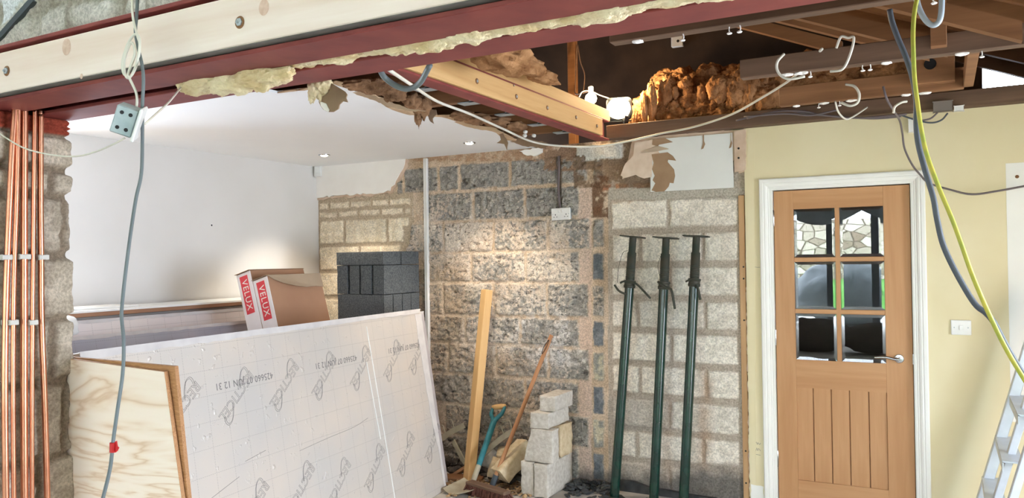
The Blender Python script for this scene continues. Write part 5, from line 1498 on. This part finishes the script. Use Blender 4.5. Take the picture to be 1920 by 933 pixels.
# ================================================================== ACROW PROPS
def prop(label, base, top, collar_py, kind, px):
    base, top = Vector(base), Vector(top)
    L = (top - base).length
    M = frame(base, (1, 0, 0), top - base)
    t = thing('steel_prop', label, 'prop', mat=M, group='green steel props')
    zc = collar_py
    bm = BM(); bx(bm, (-.075, -.075, 0), (.075, .075, .006)); obj('base_plate', bm, MT['prop_dull'], t, local=True)
    bm = BM(); lathe(bm, [(.031, .005), (.031, zc - .01), (.028, zc - .01)], None, 24); obj('outer_tube', bm, MT['prop_green'], t, local=True, smooth=50)
    z2 = L - .11
    bm = BM(); lathe(bm, [(.029, zc - .012), (.0295, z2), (.024, z2 + .006), (.024, L - .005)], None, 20); obj('inner_tube', bm, MT['prop_dull'], t, local=True, smooth=50)
    # top plate, a little bent, with corner ears
    bm = BM(); P = [(-.085, -.03), (-.07, -.055), (-.02, -.05), (.03, -.06), (.085, -.045), (.08, .03), (.05, .06), (-.02, .055), (-.08, .05)]
    prism(bm, [Vector((x, y, L - .006 - .10 * x * (0.4 if kind != 2 else .15))) for x, y in P], (0, 0, .007)); obj('top_plate', bm, MT['prop_dull'], t, local=True)
    bm = BM(); lathe(bm, [(.030, zc - .03), (.038, zc - .028), (.040, zc - .012), (.036, zc - .008), (.036, zc + .006), (.041, zc + .01), (.040, zc + .022), (.030, zc + .024)], None, 20); obj('collar', bm, MT['prop_dull'], t, local=True, smooth=40)
    bm = BM()
    for k in range(7): lathe(bm, [(.0295, zc + .03 + k * .012), (.0315, zc + .034 + k * .012), (.0295, zc + .038 + k * .012)], None, 18)
    obj('thread', bm, MT['prop_dull'], t, local=True)
    def hd(name, pts, r): obj(name, tube_bm(pts, r, 8, 4), MT['prop_dull'], t, local=True, smooth=180)
    if kind == 0:
        hd('handle', [(-.055, -.03, zc), (-.03, -.035, zc + .012), (.03, -.038, zc + .01), (.07, -.035, zc - .005), (.165, -.04, zc - .085)], .007)
        hd('pin', [(.0, -.02, zc - .075), (-.05, -.05, zc - .055), (-.085, -.06, zc - .015)], .0075)
        hd('pin_wire', [(-.02, -.03, zc + .22), (-.05, -.04, zc + .20), (-.07, -.045, zc + .10), (-.07, -.05, zc)], .0015)
    elif kind == 1:
        hd('handle', [(-.03, -.035, zc + .02), (.02, -.045, zc - .01), (.05, -.045, zc - .02), (.07, -.05, zc - .04), (.098, -.055, zc - .15)], .008)
        hd('pin_wire', [(-.02, -.03, zc + .19), (-.035, -.035, zc + .12), (.0, -.04, zc)], .0015)
    else:
        hd('handle', [(.02, -.035, zc - .02), (.04, -.045, zc - .05), (.058, -.05, zc - .11)], .0085)
        hd('pin', [(-.045, -.035, zc + .0), (.0, -.045, zc + .02), (.045, -.035, zc + .015)], .006)
def prop_pts(pb, pt, Yb, Yt):
    b = at_y(pb[0], pb[1], Yb); t = at_y(pt[0], pt[1], Yt)
    b = t + (b - t) * (t.z / (t.z - b.z)); return b, t
b, t = prop_pts((1152, 933), (1187, 443), 4.93, 5.035); prop('green steel prop leaning on the pale blockwork, leftmost of three, long handle bar', b, t, 1.42, 0, 0)
b, t = prop_pts((1226, 933), (1249, 445), 4.93, 5.035); prop('green steel prop leaning on the pale blockwork, middle of three, bent handle', b, t, 1.41, 1, 0)
b, t = prop_pts((1282, 933), (1306, 442), 4.93, 5.035); prop('green steel prop leaning on the pale blockwork, rightmost of three, nearest the door', b, t, 1.43, 2, 0)

# ================================================================== PALE BLOCK STACK
def lblock(label, lo, hi, seed, shape=None, mat='block_light', amp=.004, chip=.010, M=None):
    bm = BM(); rough_block(bm, lo, hi, M, amp, seed, 8, chip, shape)
    return obj('concrete_block', bm, MT[mat], label=label, cat='block', group='pale concrete blocks in the corner heap', smooth=50)
lblock('pale concrete block on edge at the foot of the small stack, left one', (-2.525, 4.70, .004), (-2.427, 5.09, .232), 3)
lblock('pale concrete block on edge at the foot of the small stack, right one', (-2.421, 4.69, .004), (-2.318, 5.09, .226), 4)
def flare(q):
    k = max(0, min(1, (q.z - .235) / .21)); q = q.copy()
    if q.x < -2.4: q.x += .055 * k ** 1.3
    return q
lblock('broken pale block with a flared left side, second layer of the small stack', (-2.50, 4.705, .233), (-2.285, 4.81, .452), 5, flare)
lblock('rough split pale block standing behind the flared one', (-2.395, 4.87, .232), (-2.300, 5.07, .448), 6, None, 'block_buff', .010, .018)
lblock('pale block lying flat, second from the top of the small stack', (-2.455, 4.715, .455), (-2.318, 5.05, .560), 7)
lblock('pale block lying flat, topmost of the small stack', (-2.412, 4.77, .563), (-2.292, 5.06, .668), 8)
# broken pieces beside the stack
def chunk(label, px, py, Y, size, rot, seed, mat='block_buff'):
    c = at_y(px, py, Y)
    M = Matrix.Translation(c) @ Euler([math.radians(v) for v in rot]).to_matrix().to_4x4()
    h = Vector(size) / 2
    bm = BM(); rough_block(bm, -h, h, M, .008, seed, 6, .02)
    lo = min(v.co.z for v in bm.verts)
    for v in bm.verts: v.co.z += max(0.004 - lo, -9) if lo < .02 else 0
    return obj('block_chunk', bm, MT[mat], label=label, cat='rubble', group='broken block pieces on the floor', smooth=50)
chunk('broken buff block piece with a pale sawn end, leaning against the small stack', 962, 862, 4.86, (.12, .30, .13), (38, 0, -25), 21)
chunk('small buff broken piece to the left of the broom handle foot', 938, 878, 4.90, (.16, .12, .12), (10, 20, 30), 22)
chunk('buff broken slab lying behind the broom handle', 950, 848, 5.0, (.14, .12, .06), (20, -10, 15), 23)
chunk('dusty tan rubble piece against the dark wall behind the stack', 990, 848, 5.02, (.12, .08, .10), (5, 10, 50), 24)
chunk('dusty grey slab leaning on the dark wall behind the shovel', 925, 862, 5.05, (.16, .03, .14), (-14, 12, 0), 25, 'block_light')

# ================================================================== LEANING TIMBER, SHOVEL, BROOM
pb_ = at_z(879, 902, 0.0); pt_ = at_y(913, 543, 5.045)
M = frame(pb_, (1, -.45, 0), pt_ - pb_)
bm = BM(); bx(bm, (-.032, -.032, 0), (.032, .032, (pt_ - pb_).length), bevel=.003); obj('timber_length', bm, MT['timber_z'], mat=M, local=True, label='square pale timber length leaning against the dark block wall', cat='timber')
# shovel: blade flat on the floor, shaft leaning back
q0 = at_z(884, 911, 0.03); q1 = at_y(927, 787, 4.98)
ax = (q1 - q0); Ls = ax.length
M = frame(q0, (1, -.35, 0), ax)
s = thing('shovel', 'shovel with worn teal shaft and wooden grip leaning beside the pale timber', 'shovel', mat=M)
bm = BM(); tube(bm, [(0, 0, -.03), (0, 0, .12), (0, 0, .16)], .019, 14, 0); obj('socket', bm, MT['grey_plastic'], s, local=True, smooth=50)
bm = BM(); tube(bm, [(0, 0, .155), (0, 0, Ls * .5), (0, 0, Ls * .98)], lambda t: .019 + .004 * t, 14, 0); obj('shaft', bm, MT['teal'], s, local=True, smooth=50)
bm = BM()
for sx in (-1, 1): tube(bm, [(0, 0, Ls * .96), (sx * .018, 0, Ls * 1.02), (sx * .050, 0, Ls * 1.09), (sx * .058, 0, Ls * 1.16), (sx * .056, 0, Ls * 1.215)], lambda t: .019 - .008 * t, 10, 4)
obj('yoke', bm, MT['teal'], s, local=True, smooth=60)
bm = BM(); lathe(bm, [(.008, -.066), (.016, -.06), (.019, -.03), (.020, 0), (.019, .03), (.016, .06), (.008, .066)], Matrix.Translation((0, 0, Ls * 1.215)) @ Matrix.Rotation(math.pi / 2, 4, 'Y'), 14); obj('grip', bm, MT['timber_z'], s, local=True, smooth=60)
# blade
bm = BM(); n = 8; g = []
Pc = at_z(852, 915, .012)
for i in range(n + 1):
    row = []
    for k in range(n + 1):
        u = k / n - .5; v = i / n
        wdt = .125 * (1 - .25 * max(0, v - .6) / .4)
        p = Vector((u * 1.8 * wdt, -v * .20, .012 + .02 * (abs(u) * 2) ** 2 + .03 * (1 - v) ** 2))
        row.append(bm.verts.new(p))
    g.append(row)
for i in range(n):
    for k in range(n): bm.faces.new((g[i][k], g[i][k + 1], g[i + 1][k + 1], g[i + 1][k]))
r = bmesh.ops.extrude_face_region(bm, geom=bm.faces[:])
for v in [x for x in r['geom'] if isinstance(x, bmesh.types.BMVert)]: v.co.z -= .003
Mb_ = Matrix.Translation(q0 + Vector((-.01, -.005, -.026))) @ Matrix.Rotation(math.radians(-22), 4, 'Z')
bm.transform(Matrix.Translation((.02, .02, 0)) @ Mb_)
obj('blade', bm, MT['grey_plastic'], s, smooth=60)
# broom
h0 = at_z(924, 906, .05); h1 = at_y(1034, 628, 5.075)
Mh = frame(h0, (1, 0, 0), h1 - h0)
br_ = thing('broom', 'wooden-handled broom with brown bristles leaning against the dark wall', 'broom', mat=Mh)
Lh = (h1 - h0).length
bm = BM(); tube(bm, [(0, 0, 0), (0, 0, Lh * .5), (0, 0, Lh)], .0145, 12, 0); obj('handle', bm, MT['broom_wood'], br_, local=True, smooth=50)
bm = BM(); tube(bm, [(0, 0, -.03), (0, 0, .06)], .020, 12, 0); obj('ferrule', bm, MT['dark_frame'], br_, local=True, smooth=50)
bm = BM(); tube(bm, [(.0, -.015, Lh - .04), (-.012, -.02, Lh - .10), (-.004, -.022, Lh - .15), (.008, -.018, Lh - .10), (.004, -.015, Lh - .04)], .0025, 6, 4); obj('hanging_cord', bm, MT['dark_slot'], br_, local=True)
hL = at_z(884, 906, .065); hR = at_z(945, 924, .065)
d = (hR - hL); d.z = 0; d.normalize()
c = h0.copy(); c.z = 0
Mk = frame(Vector(((hL.x + hR.x) / 2 - .0, (hL.y + hR.y) / 2, .0)), d, (0, 0, 1))
bm = BM(); bx(bm, (-.19, -.03, .058), (.19, .035, .082), Mk, bevel=.006, seg=2); obj('head', bm, MT['timber_dusty'], br_)
bm = BM(); rng = random.Random(8)
for i in range(36):
    for k in range(5):
        x = -.18 + .36 * i / 35 + rng.uniform(-.003, .003); y = -.024 + .052 * k / 4
        q = Vector((x + rng.uniform(-.012, .012) + (.02 if i > 32 else (-.02 if i < 3 else 0)), y * 1.7 + rng.uniform(-.01, .01), .003))
        tube(bm, [Mk @ Vector((x, y, .062)), Mk @ ((Vector((x, y, .062)) + q) / 2 + Vector((0, 0, .004))), Mk @ q], lambda t: .0055 + .002 * t, 5, 0)
obj('bristles', bm, MT['bristle'], br_)

# ================================================================== DEBRIS
def tray(label, pts, width, up, seed):
    """a broken ribbed strip of grey plastic"""
    bm = BM(); P = catmull(pts, 5)
    for a, b_ in zip(P, P[1:]):
        M = frame(a, (0, 1, 0), (b_ - a))
        bx(bm, (-.006, -width / 2, -.002), (.006, width / 2, (b_ - a).length + .002), M)
    t = obj('plastic_strip', bm, MT['grey_plastic'], label=label, cat='plastic', group='broken plastic strips on the floor')
    if up:
        for i in range(2, len(P) - 1, 4):
            bm = BM(); tube(bm, [P[i] + Vector((0, 0, .0)), P[i] + Vector((-.015, 0, .05)), P[i] + Vector((-.03, 0, .075)), P[i] + Vector((-.08, 0, .06))], .004, 6, 3); obj('prong', bm, MT['grey_plastic'], t)
    return t
tray('curved broken grey plastic strip with prongs behind the shovel shaft', [at_y(898, 860, 4.98), at_y(920, 838, 4.98), at_y(945, 818, 5.0), at_y(965, 806, 5.02)], .04, True, 1)
tray('broken grey plastic strip sticking out behind the insulation board', [at_y(828, 822, 4.95), at_y(848, 808, 4.97), at_y(870, 797, 5.0)], .04, True, 2)
tray('broken grey plastic strip slanting down beside the insulation board', [at_y(850, 826, 4.97), at_y(860, 846, 4.95), at_y(872, 868, 4.93)], .03, False, 3)
bm = BM(); a = at_z(846, 908, 0.012); b_ = at_z(884, 884, .012)
bx(bm, (-.5, -.06, 0), (.16, .06, .022), Matrix.Translation((a + b_) / 2 - Vector((0, 0, .008))) @ Matrix.Rotation(math.radians(20), 4, 'Z'), bevel=.002)
obj('timber_offcut', bm, MT['timber_warm'], label='flat orange-brown board on the floor at the foot of the insulation board', cat='timber')
bm = BM(); a = at_y(846, 893, 4.86); b_ = at_y(885, 868, 4.98)
tube(bm, [a, b_], .016, 4, 0); obj('timber_offcut', bm, MT['timber_old'], label='thin dark batten lying behind the leaning timber foot', cat='timber')
bm = BM(); rng = random.Random(21)
for k in range(420):
    px = rng.uniform(838, 1002); py = rng.uniform(876, 933)
    p = at_z(px, py, 0.0)
    if p.y > 5.10: continue
    lump(bm, (p.x, p.y, rng.uniform(.004, .012)), (rng.uniform(.005, .022), rng.uniform(.005, .018), rng.uniform(.004, .012)), k, 1, .5)
for k in range(26):
    p = at_z(rng.uniform(845, 985), rng.uniform(885, 930), .008)
    if p.y > 5.08: continue
    a = rng.uniform(0, 3.1); l = rng.uniform(.03, .10)
    bx(bm, (-l, -.006, 0), (l, .006, .006), Matrix.Translation(p) @ Matrix.Rotation(a, 4, 'Z') @ Matrix.Rotation(rng.uniform(-.06, .06), 4, 'Y'))
obj('rubble_scatter', bm, MT['rubble'], label='small stones and grit scattered round the broom', cat='rubble', kind='stuff')
bm = BM()
for k in range(120):
    X = rng.uniform(-2.28, -1.98); Y = 5.11 - abs(rng.gauss(0, .12))
    if Y < 4.75: continue
    lump(bm, (X, Y, rng.uniform(.006, .05) * max(.2, 1 - (5.1 - Y) * 3)), (rng.uniform(.010, .038), rng.uniform(.008, .022), rng.uniform(.004, .012)), k, 2, .6, R=Euler((rng.uniform(-.4, .4), rng.uniform(-.4, .4), rng.uniform(0, 3))).to_matrix())
obj('felt_debris', bm, plain('felt_scraps', (78, 80, 80), (48, 50, 52), 16, .85, .4), label='torn dark felt and dirt swept into the corner by the leftmost prop', cat='rubble', kind='stuff')
bm = BM()
for k in range(90):
    X = rng.uniform(-3.5, -2.5); Y = 5.11 - abs(rng.gauss(0, .12))
    lump(bm, (X, Y, rng.uniform(.01, .06)), (rng.uniform(.015, .05), rng.uniform(.012, .04), rng.uniform(.01, .03)), k + 300, 2, .6)
obj('dirt_bank', bm, MT['dirt'], label='dark dirt and rubble banked along the foot of the dark block wall', cat='rubble', kind='stuff')

# ================================================================== STEPLADDER
YS = 4.60
lad = thing('stepladder', 'aluminium stepladder standing against the yellow wall at the right edge', 'ladder', (.45, 4.75, 0))
def rail(name, a, b, w, d, mat='alu'):
    a, b = Vector(a), Vector(b)
    M = frame(a, (1, 0, 0), b - a); bm = BM(); L = (b - a).length
    bx(bm, (-w / 2, -d / 2, 0), (w / 2, d / 2, L), M, bevel=.003); return obj(name, bm, MT[mat], lad)
def to_floor(a, b):
    return b + (a - b) * (b.z / (b.z - a.z))
t_ = at_y(1945, 690, 4.55); b_ = at_y(1870, 933, 4.55); b2 = to_floor(b_, t_); t2_ = b2 + (t_ - b2) * 1.45
rail('front_stile', b2, t2_, .034, .06)
t_ = at_y(1968, 712, 4.30); b_ = at_y(1899, 933, 4.30); b3 = to_floor(b_, t_); t3_ = b3 + (t_ - b3) * 1.5
rail('front_stile', b3, t3_, .034, .06)
t_ = at_y(1922, 672, 4.95); b_ = at_y(1842, 933, 4.95); b4 = to_floor(b_, t_); t4_ = b4 + (t_ - b4) * 1.35
rail('rear_stile', b4, t4_, .05, .07)
for k, (px, py) in enumerate(((1892, 742), (1866, 819), (1841, 896))):
    p = at_y(px, py, 4.92)
    M = Matrix.Translation(p)
    bm = BM(); bx(bm, (0, -.56, -.004), (.085, .03, .004), M); bx(bm, (0.0, -.56, -.045), (.006, .03, 0), M); bx(bm, (.079, -.56, -.045), (.085, .03, 0), M); obj('tread', bm, MT['alu'], lad)

# ================================================================== THE GARDEN SIDE (behind the viewer, seen in the door glass)
obj('patio', box_bm((-16, -11.9, -.30), (14, -7.65, -.02)), plain('paving', (204, 202, 198), (186, 184, 180), 4, .9), label='pale paved patio added outside the open front for neutral bounce light', cat='paving', kind='structure')  # unseen paving, added so the light bounced inside is less green
bm = BM(); prism(bm, [(-12, -11.7, -.019), (-12, -12.2, .60), (-12, -14.3, .85), (-12, -14.3, -.019)], (22, 0, 0)); obj('lawn_bank', bm, MT['grass'], label='raised grass bank before the garden wall', cat='lawn', kind='stuff')
gw, gnt_, gb_ = nodes_of('garden_stone')
v = coords(gnt_, (1, 1, 1.7)); vo = N(gnt_, 'ShaderNodeTexVoronoi'); vo.inputs['Scale'].default_value = 2.6; gnt_.links.new(v, vo.inputs['Vector'])
ve = N(gnt_, 'ShaderNodeTexVoronoi', feature='DISTANCE_TO_EDGE'); ve.inputs['Scale'].default_value = 2.6; gnt_.links.new(v, ve.inputs['Vector'])
sp_ = N(gnt_, 'ShaderNodeSeparateColor'); gnt_.links.new(vo.outputs['Color'], sp_.inputs[0])
c_ = ramp(gnt_, sp_.outputs[0], [(0, lin((150, 132, 112))), (.5, lin((196, 184, 166))), (1, lin((222, 212, 196)))])
m_ = N(gnt_, 'ShaderNodeMapRange'); m_.inputs[1].default_value = .02; m_.inputs[2].default_value = .07; gnt_.links.new(ve.outputs['Distance'], m_.inputs[0])
x_ = N(gnt_, 'ShaderNodeMix', data_type='RGBA'); gnt_.links.new(m_.outputs[0], x_.inputs[0]); x_.inputs[6].default_value = (*lin((110, 98, 82)), 1); gnt_.links.new(c_, x_.inputs[7]); gnt_.links.new(x_.outputs[2], gb_.inputs['Base Color']); gb_.inputs['Roughness'].default_value = .95
obj('garden_wall', box_bm((-12, -14.8, -.019), (10, -14.4, 2.60)), gw, label='old stone garden wall beyond the lawn', cat='wall', kind='structure')
for k, x in enumerate((-2.08, -1.22, 3.1, -5.0)):
    obj('frame_post', box_bm((x - .07, -7.56, 0), (x + .07, -7.44, 3.039)), MT['dark_frame'], label='dark frame post of the open garden front, %s' % ['left of the pair facing the door', 'right of the pair facing the door', 'far right', 'far left'][k], cat='post')
bm = BM(); g = []
for i in range(61):
    x = -5.5 + 9 * i / 60; row = []
    drop = .55 + .28 * abs(math.sin((x + 1.45) * 2.0))
    for k in range(9):
        z = 3.03 - drop * k / 8; row.append(bm.verts.new((x, -7.38 + .05 * math.sin(k * 1.7 + x * 5), z)))
    g.append(row)
for i in range(60):
    for k in range(8): bm.faces.new((g[i][k], g[i + 1][k], g[i + 1][k + 1], g[i][k + 1]))
r = bmesh.ops.extrude_face_region(bm, geom=bm.faces[:])
for v in [x for x in r['geom'] if isinstance(x, bmesh.types.BMVert)]: v.co.y -= .004
obj('dust_sheet', bm, MT['polythene'], label='dark sagging sheet across the top of the open garden front', cat='sheet', smooth=180)
bm = BM(); lump(bm, (-1.9, -9.0, .72), (1.1, .5, .72), 3, 4, .18, 1.2); lump(bm, (-.2, -9.1, .65), (.9, .45, .65), 9, 4, .2, 1.3)
for v in bm.verts: v.co.z = max(v.co.z, 0.0)
obj('covered_pile', bm, MT['polythene'], label='pile of materials under a dark sheet outside on the grass', cat='pile', smooth=180)
bm = BM(); lump(bm, (-2.0, -3.6, .26), (.7, .4, .26), 13, 4, .2, 1.3); lump(bm, (-.9, -3.5, .24), (.6, .4, .24), 19, 4, .2, 1.5)
for v in bm.verts: v.co.z = max(v.co.z, 0.002)
obj('covered_pile', bm, MT['dirt'], label='low dark pile of rubble sacks on the front room floor', cat='pile', smooth=180)
